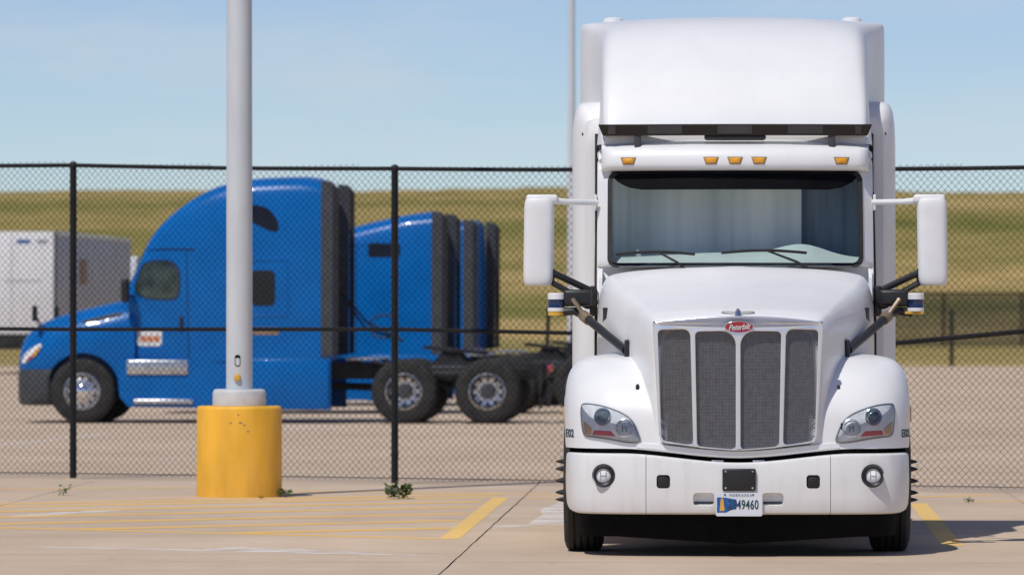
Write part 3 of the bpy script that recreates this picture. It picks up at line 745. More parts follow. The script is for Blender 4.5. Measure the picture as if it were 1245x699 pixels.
# --- bumper: plan path swept with a rolled profile, three sections with real seams
BP = [(0, 0.0), (0.25, 0.002), (0.50, 0.010), (0.70, 0.026), (0.86, 0.052), (0.98, 0.092), (1.08, 0.155), (1.15, 0.245), (1.195, 0.36), (1.218, 0.50), (1.226, 0.66)]
BP = [(p.x, p.y) for p in chaikin([(a, b, 0) for a, b in BP], 2)]
def ybump(x): return interp(BP, abs(x))
def bumper_section(x0, x1, name, full=True):
    pth = []
    if x0 < 0 < x1: xs = [x0+(x1-x0)*i/36 for i in range(37)]; pth = [(x, ybump(x)) for x in xs]; sg = 1
    else:
        sg = 1 if x1 > 0 else -1; a = min(abs(x0), abs(x1))
        pth = [(a, ybump(a))]+[p for p in BP if p[0] > a+0.01]
        res = []
        for i in range(len(pth)-1):
            for k in range(2): res.append((pth[i][0]+(pth[i+1][0]-pth[i][0])*k/2, pth[i][1]+(pth[i+1][1]-pth[i][1])*k/2))
        pth = res+[pth[-1]]
    rows = []
    for i, (x, y) in enumerate(pth):
        a = pth[max(0, i-1)]; b = pth[min(len(pth)-1, i+1)]; tx, ty = b[0]-a[0], b[1]-a[1]; q = math.hypot(tx, ty); nx, ny = -ty/q, tx/q
        zt = zgap(x)-0.034; zb = 0.300+0.05*max(0, (y-0.25)/0.4)**1.5
        prof = [(0.20, zb+0.02), (0.06, zb), (0.026, zb+0.004), (0.010, zb+0.014), (0.002, zb+0.035), (-0.003, zb+0.12), (-0.004, (zt+zb)/2), (0.0, zt-0.03), (0.006, zt-0.010), (0.018, zt-0.002), (0.03, zt), (0.20, zt)]
        rows.append([(sg*(x+nx*o), y+ny*o, z) for o, z in prof])
    mb = loft(rows, False, False); n = 12; m = len(rows)
    for i in range(m-1): mb.f.append((i*n, (i+1)*n, (i+1)*n+n-1, i*n+n-1))
    mb.f.append(tuple(range(n))); mb.f.append(tuple((m-1)*n+k for k in reversed(range(n))))
    return mb.obj(name, 'dusty_white', T, True, 40)
bc = bumper_section(-0.648, 0.648, 'bumper')
cut = []
for s in (-1, 1):
    cut.append(rbox('cut', (s*0.528, 0.0, 0.533), (0.095, 0.16, 0.095), 'black_void', None, 0.022, 3))
    cut.append(rbox('cut', (s*0.243, 0.0, 0.410), (0.150, 0.11, 0.090), 'black_void', None, 0.025, 3))
boolean_cut(bc, cut)
bl_ = bumper_section(-1.226, -0.652, 'bumper_end'); br_ = bumper_section(0.652, 1.226, 'bumper_end')
for o, s in ((bl_, -1), (br_, 1)):
    c1 = MB().lathe([(0.0001, -0.15), (0.094, -0.15), (0.080, 0.052), (0.0001, 0.052)], (s*0.952, 0.08, 0.573), 'y', 32).obj('cut', 'black_void')
    boolean_cut(o, [c1])
fcast = caster(bvh_of(bl_, br_, bc), 'front')
for s in (-1, 1):
    rbox('tow_pocket', (s*0.528, 0.075, 0.533), (0.10, 0.01, 0.10), 'black_void', T, 0)
    rbox('tow_pocket_lining', (s*0.528, 0.045, 0.533), (0.090, 0.06, 0.090), 'black_plastic', T, 0.02)
    rbox('vent_slot', (s*0.243, 0.050, 0.383), (0.142, 0.012, 0.016), 'dark_grey', T, 0.003)
    f = MB().lathe([(0.070, 0.04), (0.072, -0.030), (0.066, -0.042), (0.056, -0.036), (0.054, 0.0)], (s*0.952, 0.090, 0.573), 'y', 32).obj('fog_lamp', 'black_plastic', T)
    MB().lathe([(0.055, 0.0), (0.053, -0.016), (0.036, -0.026), (0.0001, -0.030)], (s*0.952, 0.090, 0.573), 'y', 28).obj('lamp_lens', 'lens_grey', f)
    MB().box((s*0.952-0.02, 0.064, 0.573), (0.004, 0.01, 0.06)).box((s*0.952, 0.063, 0.573), (0.04, 0.01, 0.004)).box((s*0.952+0.02, 0.064, 0.573), (0.004, 0.01, 0.06)).obj('lamp_bridge', 'plate_grey', f, False)
    # tow hook glimpsed in the gap
    rbox('hood_hinge', (s*0.145, 0.085, 0.672), (0.085, 0.05, 0.022), 'alloy', T, 0.004)
# dark gap backing, air dam
def bump_path(off):
    half = []
    for i, (x, y) in enumerate(BP):
        a = BP[max(0, i-1)]; b = BP[min(len(BP)-1, i+1)]; tx, ty = b[0]-a[0], b[1]-a[1]; q = math.hypot(tx, ty); half.append((x-ty/q*off, y+tx/q*off))
    return [(-x, y) for x, y in reversed(half[1:])]+half
MB().grid([[(x, y, 0.55), (x, y, 0.772)] for x, y in bump_path(0.16)]).obj('gap_seal', 'black_void', T)
MB().grid([[(x, y, 0.36), (x, y, 0.22), (x*0.99, y+0.04, 0.14-0.05*max(0, 1-abs(x)/0.85)), (x*0.98, y+0.12, 0.15-0.05*max(0, 1-abs(x)/0.85))] for x, y in bump_path(0.085) if y < 0.62]).obj('air_dam', 'black_void', T)
rbox('underbody_block', (0, 1.5, 0.30), (1.70, 1.7, 0.30), 'black_void', T, 0.05)  # added black block, stops light leaking onto the ground under the bumper
# radar cover and licence plate
rc_ = rbox('radar_cover', (0.006, -0.016, 0.548), (0.236, 0.034, 0.156), 'black_plastic', T, 0.012, 3)
for dx in (-0.095, 0.095):
    for dz in (-0.058, 0.058): MB().lathe([(0.0001, -0.005), (0.007, -0.004), (0.008, 0.004)], (0.006+dx, -0.034, 0.548+dz), 'y', 10).obj('screw', 'alloy', rc_)
PC = (0.006, 0.374)
lp = plate('licence_plate', [rrect(-0.164, 0.164, -0.083, 0.083, 0.014)], lambda u, v, d: (PC[0]+u, -0.022-d+0.0*v, PC[1]+v), 'plate_white', T, 0.002, 0.0015)
def onp(u, v, d): return (PC[0]+u, -0.0262-d, PC[1]+v)
plate('state_map', [dense([(-0.156, 0.050), (-0.09, 0.048), (-0.05, 0.040), (-0.02, 0.036), (-0.012, 0.0), (-0.02, -0.03), (-0.06, -0.040), (-0.09, -0.056), (-0.156, -0.058)], 0.02)], lambda u, v, d: onp(u, v, d), 'plate_blue', lp, 0.0006, 0.0002)
plate('tower_motif', [dense([(-0.138, -0.045), (-0.102, -0.045), (-0.106, -0.01), (-0.109, 0.03), (-0.120, 0.052), (-0.131, 0.03), (-0.134, -0.01)], 0.02)], lambda u, v, d: onp(u, v, d+0.0014), 'gold', lp, 0.0006, 0.0002)
text_mesh('2849460', 0.098, lambda u, v, d: onp(0.030+u*0.60, -0.004+v*0.92, d+0.0022), 'plate_number', 'plate_ink', lp, 0.0005, 0, 1.05, 0.0015)
text_mesh('NEBRASKA', 0.026, lambda u, v, d: onp(0.012+u*1.0, 0.066+v, d+0.0022), 'plate_heading', 'plate_grey', lp, 0.0005, 0, 1.35, 0.0004)
for dx in (-0.10, 0.098): MB().lathe([(0.0001, -0.004), (0.006, -0.003), (0.007, 0.002)], (PC[0]+dx, -0.027, PC[1]+0.069), 'y', 8).obj('screw', 'dark_grey', lp)

# --- cab front: curved windscreen
WZ0, WZ1, WX = 2.062, 2.785, 0.945
def yw(x, z): return 1.88+(z-WZ0)*0.38+0.17*(x/WX)**2
ws = rrect(-WX, WX, WZ0, WZ1, [0.07, 0.07, 0.09, 0.09], 8, 0.04)
fr_o = rrect(-1.028, 1.028, 1.86, 2.88, 0.04, 4, 0.04)
plate('windscreen_frame', [fr_o, list(reversed(ws))], lambda u, v, d: (u, yw(u, v)+0.015-d+(0.10*max(0, abs(u)-0.96)/0.07), v), 'white_paint', T, 0.012, 0.004, 2, 40)
ws_i = rrect(-WX+0.026, WX-0.026, WZ0+0.026, WZ1-0.022, [0.055, 0.055, 0.075, 0.075], 8, 0.04)
ws_o = rrect(-WX-0.004, WX+0.004, WZ0-0.004, WZ1+0.004, [0.07, 0.07, 0.09, 0.09], 8, 0.04)
plate('windscreen_seal', [ws_o, list(reversed(ws_i))], lambda u, v, d: (u, yw(u, v)-0.002-d, v), 'black_rubber', T, 0.006, 0.004)
mb = MB(); mb.grid([[(x, yw(x, z)+0.002, z) for x in [-0.94+1.88*i/24 for i in range(25)]] for z in [WZ0+0.005+(WZ1-WZ0-0.01)*j/8 for j in range(9)]])
mb.obj('windscreen', 'windscreen_glass', T)
# header visor with marker lamps
def sweep_x(prof, xmax, name, mat, nseg=48, endround=0.05, ref=WZ1):
    rows = []
    for i in range(nseg+1):
        x = -xmax+2*xmax*i/nseg; e = max(0, (abs(x)-(xmax-endround))/endround); k = math.sqrt(max(0.02, 1-e*e))
        y0 = yw(x*WX/xmax, ref); zc = sum(p[1] for p in prof)/len(prof)
        rows.append([(x, y0+(dy if dy > 0 else dy*k), z) for dy, z in prof])
    return loft(rows, True, True).obj(name, mat, T, True, 50)
vp = chaikin([(0.10, 2.775, 0), (0.0, 2.777, 0), (-0.06, 2.786, 0), (-0.085, 2.82, 0), (-0.075, 2.90, 0), (-0.02, 2.962, 0), (0.12, 2.995, 0), (0.35, 3.03, 0)], 2)
hdv = sweep_x([(p.x, p.y) for p in vp], 0.995, 'roof_visor', 'white_paint')
vc = caster(bvh_of(hdv), 'front')
for px in (767, 867, 896, 925, 1025):
    cx = (px-896.3)/163.0; cz = 2.850
    ol = dense([(cx-0.058, cz+0.027), (cx+0.058, cz+0.027), (cx+0.040, cz-0.027), (cx-0.040, cz-0.027)], 0.012)
    ml = patch(ol, vc, lambda r: 0.004, 'marker_lamp', 'tan_metal', T, skirt=0.01)
    patch([(cx+(x-cx)*0.86, cz+(z-cz)*0.76) for x, z in ol], vc, lambda r: 0.006+0.012*(1-r**3), 'lamp_lens', 'amber', ml, skirt=0.006)
# cab walls, floor, roof, doors
rbox('firewall', (0, 1.98, 1.42), (1.90, 0.10, 1.00), 'cab_trim', T, 0.02)
for s in (-1, 1):
    # cowl side panel under the windscreen corner
    mb = MB(); mb.prism([(1.80, 0.95), (2.10, 0.95), (2.22, 2.02), (2.10, 2.05), (1.95, 1.98)], lambda u, v, d: (s*(0.985+d), u, v), 0.0, 0.024)
    mb.obj('cowl_side', 'white_paint', T, False)
    door_o = dense([(2.125, 0.95), (3.02, 0.95), (3.02, 2.92), (2.56, 2.92), (2.24, 2.10)], 0.06)
    win = dense([(2.36, 2.12), (2.92, 2.06), (2.92, 2.76), (2.62, 2.76)], 0.04); win = [(p.x, p.y) for p in chaikin([(a, b, 0) for a, b in win], 1, True)]
    dr = plate('door', [door_o, list(reversed(win))], lambda u, v, d: (s*(1.005+d-0.010*max(0, v-2.0)), u, v), 'white_paint', T, 0.020, 0.006)
    MB().prism(win, lambda u, v, d: (s*(0.998+d-0.010*max(0, v-2.0)), u, v), -0.002, 0.002).obj('door_glass', 'cab_glass', dr, False)
    rbox('handle', (s*1.035, 2.88, 1.80), (0.03, 0.16, 0.04), 'black_plastic', dr, 0.01)
    # black rubber strip along the door front and rear edges
    MB().tube([(s*1.034, 2.05, 1.35), (s*1.036, 2.20, 2.03), (s*1.030, 2.45, 2.62)], 0.011, 6).obj('door_seal', 'black_rubber', T)
    MB().tube([(s*1.040, 3.04, 1.2), (s*1.040, 3.04, 3.08)], 0.016, 6).obj('sleeper_boot', 'black_rubber', T)
    st = rbox('fuel_tank_step', (s*1.05, 2.55, 0.62), (0.30, 1.0, 0.10), 'alloy', T, 0.02)
    MB().lathe([(0.0001, -0.75), (0.28, -0.74), (0.31, -0.71), (0.31, 0.71), (0.28, 0.74), (0.0001, 0.75)], (s*0.86, 3.3, 0.66), 'y', 32).obj('fuel_tank', 'chrome', T)
    mb = MB(); mb.prism([(2.55, 0.36), (5.0, 0.36), (5.0, 0.98), (2.1, 0.98), (2.2, 0.6)], lambda u, v, d: (s*(1.19+d), u, v), 0, 0.02); mb.obj('side_skirt', 'white_paint', T, False)
rbox('cab_floor', (0, 2.55, 1.0), (1.96, 1.2, 0.08), 'cab_trim', T, 0.01)
mb = MB(); rows = []
for y, z in ((2.38, 2.985), (2.6, 3.02), (2.8, 3.035), (3.12, 3.04)):
    rows.append([(x, y+(0.17*(x/1.0)**2 if y < 2.5 else 0), z-0.10*max(0, (abs(x)-0.85)/0.18)**2) for x in [-1.03+2.06*i/24 for i in range(25)]])
mb.grid(rows); o = mb.obj('cab_roof', 'white_paint', T); sm = o.modifiers.new('s', 'SOLIDIFY'); sm.thickness = 0.03; sm.offset = -1
# interior
rbox('headliner', (0, 2.72, 2.93), (1.94, 0.75, 0.05), 'cab_trim', T, 0.01)
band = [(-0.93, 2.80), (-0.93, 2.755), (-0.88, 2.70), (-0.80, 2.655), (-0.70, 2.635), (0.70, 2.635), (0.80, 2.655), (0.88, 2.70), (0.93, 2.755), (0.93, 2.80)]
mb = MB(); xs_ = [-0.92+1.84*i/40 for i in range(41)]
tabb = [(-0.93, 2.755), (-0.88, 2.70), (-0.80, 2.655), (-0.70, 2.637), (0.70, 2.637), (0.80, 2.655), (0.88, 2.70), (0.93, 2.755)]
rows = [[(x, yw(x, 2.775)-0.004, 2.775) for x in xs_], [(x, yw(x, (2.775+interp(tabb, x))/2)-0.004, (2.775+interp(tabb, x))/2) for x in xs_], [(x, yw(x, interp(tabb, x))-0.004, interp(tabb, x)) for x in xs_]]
mb.grid(rows); mb.obj('visor_shade_band', 'visor_shade_band', T)  # shade under the roof visor, painted as a matte black band on the glass
def drape(x0, x1, y0, amp, ph, mat):
    rows = []; n_ = int((x1-x0)*110)
    for j in range(7):
        z = 1.75+1.2*j/6; r_ = []
        for i in range(n_+1):
            x = x0+(x1-x0)*i/n_; q = x*38+ph+0.9*math.sin(x*7+ph)
            r_.append((x, y0+amp*math.sin(q)+amp*0.4*math.sin(q*2.3+1)+0.02*math.sin(z*3+x*5), z))
        rows.append(r_)
    MB().grid(rows).obj('curtain', mat, T)  # with cab_gap_shade this is the added dark sheet, not a curtain
drape(-1.0, 0.50, 2.56, 0.008, 0.3, 'curtain'); drape(0.40, 1.0, 2.62, 0.008, 0.9, 'cab_gap_shade')  # second sheet is added, its dark colour imitates the unlit cab behind
mb = MB(); rows = []
for x in [-0.94+1.88*i/40 for i in range(41)]:
    hmp = 0.085*math.exp(-((x-0.50)/0.24)**2)+0.04+0.04*math.exp(-((x+0.05)/0.6)**2)
    y0 = yw(x, WZ0)+0.03
    rows.append([(x, y0, 2.06), (x, y0+0.06, 2.075+hmp*0.3), (x, y0+0.20, 2.09+hmp), (x, y0+0.36, 2.085+hmp), (x, y0+0.42, 2.02+hmp*0.5), (x, y0+0.42, 1.5)])
mb.grid(rows); mb.obj('dashboard', 'dash', T)
mb = MB(); ctr = Vector((0.48, 2.42, 2.05)); ax = Vector((0, -0.78, 0.62)); uu = Vector((1, 0, 0)); vv = ax.cross(uu)
mb.tube([ctr+0.22*(math.cos(2*math.pi*k/32)*uu+math.sin(2*math.pi*k/32)*vv) for k in range(33)], 0.014, 8, False)
for k in range(3):
    a = 2*math.pi*k/3+math.pi/2; mb.tube([ctr, ctr+0.22*(math.cos(a)*uu+math.sin(a)*vv)], 0.016, 6)
mb.tube([ctr, ctr-ax*0.35], 0.03, 8); mb.obj('steering_wheel', 'dark_grey', T)
# wipers
for (x0, x1, z, px, pz) in ((-0.885, -0.300, 2.155, -0.375, 2.055), (-0.105, 0.525, 2.165, 0.54, 2.055)):
    mb = MB(); N_ = 10
    mb.tube([(x0+(x1-x0)*i/N_, yw(x0+(x1-x0)*i/N_, z)-0.028, z+0.018*math.sin(math.pi*i/N_)) for i in range(N_+1)], 0.011, 6)
    wi = mb.obj('wiper', 'black_rubber', T)
    xm = x0+(x1-x0)*0.55
    MB().tube([(xm, yw(xm, z)-0.045, z+0.012), (px*0.7+xm*0.3, yw(px, pz)-0.05, pz*0.6+z*0.4), (px, yw(px, pz)-0.035, pz-0.01)], [0.008, 0.010, 0.014], 6).obj('wiper_arm', 'black_rubber', wi)

# --- sleeper box
secs = []
SW = 1.232
for y in (3.06, 3.075, 3.11, 3.18, 3.30, 3.5, 4.2, 4.9, 5.10, 5.15):
    e = 0.10*max(0, 1-(y-3.06)/0.24)**2.2; w = SW-e; zt = 3.335-1.3*e
    secs.append([(x, y, z) for x, z in half_section([(w, 0.92), (w, 1.8), (w, 2.9), (w-0.004, 3.16), (w-0.035, zt-0.02), (w-0.12, zt), (0, zt)])])
sl = loft(secs, close=True).obj('sleeper', 'white_paint', T, True, 40)
# roof fairing
RW = [(2.36, 0.965), (2.42, 0.985), (2.6, 1.00), (3.0, 1.012), (3.4, 1.02), (3.7, 1.035), (4.0, 1.085), (4.25, 1.155), (4.45, 1.19), (5.15, 1.195)]
RZ = [(2.36, 3.05), (2.42, 3.16), (2.55, 3.37), (2.75, 3.60), (3.0, 3.785), (3.3, 3.905), (3.6, 3.965), (4.0, 3.990), (5.15, 4.005)]
secs = []
for y in (2.36, 2.38, 2.42, 2.48, 2.55, 2.65, 2.75, 2.88, 3.0, 3.15, 3.3, 3.45, 3.6, 3.75, 3.88, 4.0, 4.12, 4.25, 4.35, 4.45, 4.7, 5.15):
    w, zt = smooth_interp(RW, y), smooth_interp(RZ, y); rc = interp([(2.3, 0.05), (2.8, 0.16), (3.6, 0.16), (4.4, 0.05), (5.2, 0.05)], y); rc = min(rc, (zt-2.99)*0.45)
    fl = 0.035*max(0, 1-abs(y-2.6)/0.5)
    secs.append([(x, y, z) for x, z in half_section([(w+fl, 2.98), (w+fl*0.5, 2.98+(zt-2.98)*0.35), (w, zt-rc*1.6), (w-rc*0.12, zt-rc*0.55), (w-rc*0.8, zt-rc*0.10), (w*0.5, zt+0.014), (0, zt+0.022)])])
rf = loft(secs).obj('roof_fairing', 'white_paint', T, True, 55)
rc2 = caster(bvh_of(rf), 'front')
for s in (-1, 1):
    MB().lathe([(0.0001, 0.05), (0.05, 0.048), (0.075, 0.035), (0.08, 0.0), (0.085, -0.02)], (s*0.935, 4.55, 3.992), 'z', 24).obj('antenna_dome', 'white_plastic', T)
    p, n = caster(bvh_of(sl), 'front')(s*1.15, 3.08); rbox('sleeper_clip', p, (0.012, 0.02, 0.02), 'black_plastic', T, 0.004)
# --- sensor bar over the windscreen
mb = MB(); rows = []
for i in range(49):
    x = -1.0+2.0*i/48; y0 = 2.16+0.10*x*x; zt, zb = 3.125, 3.040; tp = 1.018; bt = 0.985
    rows.append([(x*bt, y0+0.005, zb), (x*tp, y0-0.012, zt-0.006), (x*tp, y0+0.002, zt), (x*tp, y0+0.11, zt), (x*bt, y0+0.11, zb)])
mb = loft(rows); m_ = len(rows)
for i in range(m_-1): mb.f.append((i*5, (i+1)*5, (i+1)*5+4, i*5+4))
sb = mb.obj('sensor_bar', 'black_gloss', T, True, 30)
for (p0, p1) in ((742, 751), (790, 832), (875, 917), (960, 1003), (1042, 1050)):
    a, b = (p0-896.5)/163.5, (p1-896.5)/163.5
    mb = MB(); mb.grid([[(a+(b-a)*i/4, 2.16+0.10*((a+(b-a)*i/4)**2)-0.010+(0.004 if z < 3.08 else -0.005), z) for i in range(5)] for z in (3.052, 3.113)])
    mb.obj('sensor_window', 'sensor_window', sb)
for px in (778, 1014):
    x = (px-896.5)/163.5; rbox('bar_stand', (x, 2.26, 3.005), (0.05, 0.07, 0.13), 'dark_grey', T, 0.01)
mb = MB(); mb.grid([[(x, 2.14+0.1*x*x+0.02, z) for x in [-0.26+0.52*i/12 for i in range(13)]] for z in (3.04, 3.04)]);
rbox('camera_housing', (0, 2.24, 3.028), (0.46, 0.12, 0.045), 'black_plastic', T, 0.025, 3)

# --- mirrors with sensor pods
for s in (-1, 1):
    mc = Vector((s*1.452, 2.02, 2.24))
    rows = []
    for j in range(25):
        t_ = 0.5-0.5*math.cos(math.pi*j/24); z = 1.925+0.645*t_; q_ = min(t_, 1-t_)/0.12; k = 0.80+0.20*math.sqrt(max(0, 1-(1-min(1, q_))**2))
        lean = -s*0.012*(t_-0.5)*-1
        row = []
        for q in range(25):
            a = 2*math.pi*q/24; ca, sa = math.cos(a), math.sin(a)
            row.append((mc.x+s*0.008*(1-t_)+0.112*k*math.copysign(abs(ca)**0.5, ca), mc.y+0.095*k*math.copysign(abs(sa)**0.7, sa), z))
        rows.append(row)
    mi = loft(rows, True, True).obj('mirror', 'white_plastic', T, True, 60)
    rbox('mirror_glass', (mc.x, mc.y+0.097, 2.25), (0.17, 0.006, 0.50), 'chrome', mi, 0.002)
    rbox('mirror_cap', (mc.x-s*0.02, 2.02, 2.565), (0.235, 0.12, 0.065), 'white_plastic', mi, 0.022, 3)
    MB().tube([(s*1.38, 2.03, 2.555), (s*1.24, 2.10, 2.545), (s*1.03, 2.30, 2.545)], [0.028, 0.022, 0.022], 10).obj('upper_arm', 'white_plastic', mi)
    rbox('arm_foot', (s*1.040, 2.38, 2.545), (0.02, 0.10, 0.12), 'white_plastic', mi, 0.006)
    rbox('mirror_knuckle', (s*1.372, 2.02, 1.99), (0.065, 0.09, 0.13), 'black_plastic', mi, 0.018, 3)
    MB().tube([(s*1.365, 2.0, 2.025), (s*1.07, 2.05, 1.885)], 0.026, 10).obj('lower_arm', 'black_plastic', mi)
    MB().tube([(s*1.375, 2.0, 1.955), (s*1.23, 2.0, 1.875)], 0.022, 8).obj('brace_arm', 'black_plastic', mi)
    rbox('arm_bracket', (s*1.055, 2.06, 1.81), (0.050, 0.14, 0.225), 'black_plastic', T, 0.012)
    pod = rbox('sensor_pod', (s*1.165, 1.86, 1.832), (0.215, 0.20, 0.125), 'black_plastic', T, 0.028, 3)
    MB().tube([(s*1.10, 1.96, 1.80), (s*1.06, 2.05, 1.80)], 0.05, 8).obj('pod_neck', 'black_plastic', pod)
    LC = (s*1.322, 1.80)
    ld = MB().lathe([(0.0001, 1.868), (0.058, 1.868), (0.063, 1.862), (0.063, 1.822)], (LC[0], LC[1], 0), 'z', 32).obj('lidar', 'white_plastic', T)
    MB().lathe([(0.0625, 1.824), (0.0615, 1.822), (0.0615, 1.760), (0.0625, 1.758)], (LC[0], LC[1], 0), 'z', 32).obj('lidar_window', 'navy', ld)
    MB().lathe([(0.063, 1.760), (0.063, 1.734), (0.0001, 1.734)], (LC[0], LC[1], 0), 'z', 32).obj('lidar_base', 'white_plastic', ld)
    if s < 0: MB().lathe([(0.060, 1.7335), (0.060, 1.703), (0.0001, 1.703)], (LC[0], LC[1], 0), 'z', 32).obj('lidar_mount', 'gold', ld)
    else: rbox('lidar_mount', (LC[0]-0.01, LC[1], 1.722), (0.14, 0.10, 0.022), 'gold', ld, 0.006)
    MB().tube([(s*1.30, 1.80, 1.725), (s*1.19, 1.80, 1.735), (s*1.13, 1.74, 1.71), (s*0.80, 0.82, 1.452)], [0.030, 0.030, 0.032, 0.030], 12).obj('sensor_strut', 'black_plastic', pod)
    sa, sb_ = Vector((s*1.13, 1.74, 1.71)), Vector((s*0.80, 0.82, 1.452)); cc_ = sa.lerp(sb_, 0.09); dd_ = (sb_-sa).normalized()
    MB().tube([cc_-dd_*0.075, cc_-dd_*0.06, cc_+dd_*0.06, cc_+dd_*0.075], [0.037, 0.041, 0.041, 0.037], 16).obj('strut_clamp', 'tan_metal', pod)
    tp_ = Vector((s*1.20, 1.742, 1.822)); MB().tube([tp_, tp_.lerp(cc_, 0.15), cc_], [0.019, 0.017, 0.017], 6).obj('clamp_link', 'tan_metal', pod)
    rbox('strut_pad', (s*0.792, 0.80, 1.435), (0.035, 0.10, 0.19), 'black_plastic', T, 0.012, 2)
    # hood side vent
    rbox('side_vent', (s*0.955, 1.48, 1.62), (0.012, 0.16, 0.28), 'black_plastic', T, 0.005, 2, Matrix.Rotation(-s*0.2, 3, 'Z'))

# ================================================================== BLUE TRACTORS
def blue_truck(loc, rz, high=True):
    t = empty('blue_truck', loc, rz)
    chassis(t, 1.12, 6.24, 7.56, 8.45)
    # nose
    HWb = [(0.02, 0.70), (0.10, 0.86), (0.28, 1.0), (0.6, 1.10), (1.1, 1.17), (1.7, 1.17), (1.95, 1.13)]
    HTb = [(0.02, 1.10), (0.06, 1.28), (0.14, 1.42), (0.28, 1.54), (0.50, 1.65), (0.74, 1.73), (1.1, 1.82), (1.5, 1.91), (1.95, 2.00)]
    secs = []
    for y in (0.02, 0.05, 0.10, 0.18, 0.28, 0.42, 0.60, 0.85, 1.1, 1.4, 1.7, 1.95):
        w, zt = smooth_interp(HWb, y), smooth_interp(HTb, y); sh = 0.62+0.62*(zt-0.62)
        secs.append([(x, y, z) for x, z in half_section([(w*0.985, 0.50), (w, 0.85), (w, sh), (w*0.92, sh+0.55*(zt-sh)), (w*0.72, zt-0.04), (w*0.4, zt), (0, zt+0.015)])])
    hd_ = loft(secs, close=True).obj('hood', 'blue_paint', t, True, 50)
    cuts = []
    for s in (-1, 1): cuts.append(MB().lathe([(0.0001, -0.42), (0.595, -0.42), (0.595, 0.42), (0.0001, 0.42)], (s*1.15, 1.12, 0.52), 'x', 40).obj('cut', 'black_void'))
    cuts.append(MB().box((0, 0.0, 0.4), (3, 1.0, 0.9)).obj('cut', 'black_void', None, False))
    boolean_cut(hd_, cuts)
    side = {1: caster(bvh_of(hd_), 'right'), -1: caster(bvh_of(hd_), 'left')}
    # bumper, dark grey corner
    bp_ = chaikin([(0, -0.03, 0), (0.5, -0.02, 0), (0.85, 0.04, 0), (1.08, 0.20, 0), (1.17, 0.42, 0), (1.18, 0.60, 0)], 2); rows = []
    pth = [(-p.x, p.y) for p in reversed(bp_[1:])]+[(p.x, p.y) for p in bp_]
    for x, y in pth: rows.append([(x*0.95, y+0.06, 0.28), (x*0.985, y+0.015, 0.31), (x, y, 0.42), (x, y, 0.76), (x*0.99, y+0.02, 0.845), (x*0.95, y+0.10, 0.855)])
    o = MB().grid(rows).obj('bumper', 'dark_grey', t, True, 50); sm = o.modifiers.new('s', 'SOLIDIFY'); sm.thickness = 0.03
    MB().grid([[(-0.6+1.2*i/8, 0.015+0.10*((i-4)/4)**2*0.5-0.0+0.10*max(0, z-1.1), z) for i in range(9)] for z in (0.86, 1.0, 1.15, 1.30)]).obj('grille', 'black_plastic', t)
    for s in (-1, 1):
        sc = side[s]
        ol = [(p.x, p.y) for p in chaikin([(0.09, 0.93, 0), (0.22, 0.97, 0), (0.46, 1.22, 0), (0.44, 1.27, 0), (0.30, 1.20, 0), (0.14, 1.08, 0)], 2, True)]
        hl = patch(ol, sc, lambda r: 0.012, 'headlight', 'lens_grey', t, skirt=0.03)
        patch([(0.30+(u-0.30)*0.4+0.07, 1.12+(v-1.10)*0.5) for u, v in ol], sc, lambda r: 0.018, 'turn_signal', 'amber', hl, skirt=0.01)
        patch([(0.26+(u-0.30)*0.3, 1.03+(v-1.10)*0.3) for u, v in ol], sc, lambda r: 0.018, 'side_reflector', 'red_reflector', hl, skirt=0.01)
        mb = MB(); mb.grid([[(s*(0.55+0.62*i/3), 1.12+0.595*math.cos(a), 0.52+0.595*math.sin(a)) for i in range(4)] for a in [math.pi*k/14 for k in range(15)]]); mb.obj('wheel_well', 'black_void', t)
        # hood mirror on a short stalk
        p, n = sc(0.40, 1.45)
        MB().tube([(s*0.95, 0.42, 1.50), (s*1.06, 0.36, 1.70)], 0.018, 6).obj('mirror_stalk', 'black_plastic', t)
        rbox('hood_mirror', (s*1.08, 0.34, 1.74), (0.17, 0.07, 0.25), 'black_plastic', t, 0.03, 3)
        # air intake slot and badge
        L_ = []
        for u, v in ((1.10, 1.60), (1.40, 1.66), (1.72, 1.73)): p, n = sc(u, v); L_.append(p+n*0.004)
        MB().tube(L_, [0.02, 0.03, 0.03], 8).obj('hood_vent', 'black_plastic', t)
        patch(rrect(1.18, 1.40, 1.55, 1.60, 0.02), sc, lambda r: 0.006, 'hood_badge', 'chrome', t, skirt=0.004)
    # cab and sleeper in one skin
    if high:
        TOP = [(1.70, 1.92), (1.78, 2.10), (1.95, 2.50), (2.10, 2.86), (2.25, 3.10), (2.45, 3.30), (2.80, 3.56), (3.2, 3.76), (3.6, 3.86), (4.2, 3.90), (4.7, 3.90), (4.93, 3.84)]
    else:
        TOP = [(1.70, 1.92), (1.78, 2.10), (1.95, 2.50), (2.10, 2.78), (2.3, 2.90), (2.6, 2.99), (3.2, 3.17), (3.8, 3.33), (4.4, 3.46), (4.93, 3.52)]
    WID = [(1.70, 1.00), (2.0, 1.05), (2.5, 1.12), (3.1, 1.20), (3.6, 1.225), (4.93, 1.23)]
    secs = []
    for y in (1.70, 1.78, 1.86, 1.95, 2.03, 2.10, 2.18, 2.28, 2.45, 2.6, 2.8, 3.0, 3.2, 3.5, 3.9, 4.3, 4.6, 4.8, 4.93):
        w, zt = smooth_interp(WID, y), smooth_interp(TOP, y); tw = interp([(1.7, 0.94), (2.3, 0.90), (3.2, 0.86), (4.93, 0.90)], y)
        zs = 1.2+0.60*(zt-1.2)
        secs.append([(x, y, z) for x, z in half_section([(w, 0.98), (w, 1.5), (w, zs), (w*(0.5+tw/2), zs+0.62*(zt-zs)), (w*tw*0.97, zt-0.06*(1 if zt > 2.4 else 0.4)), (w*0.5, zt), (0, zt+0.02)])])
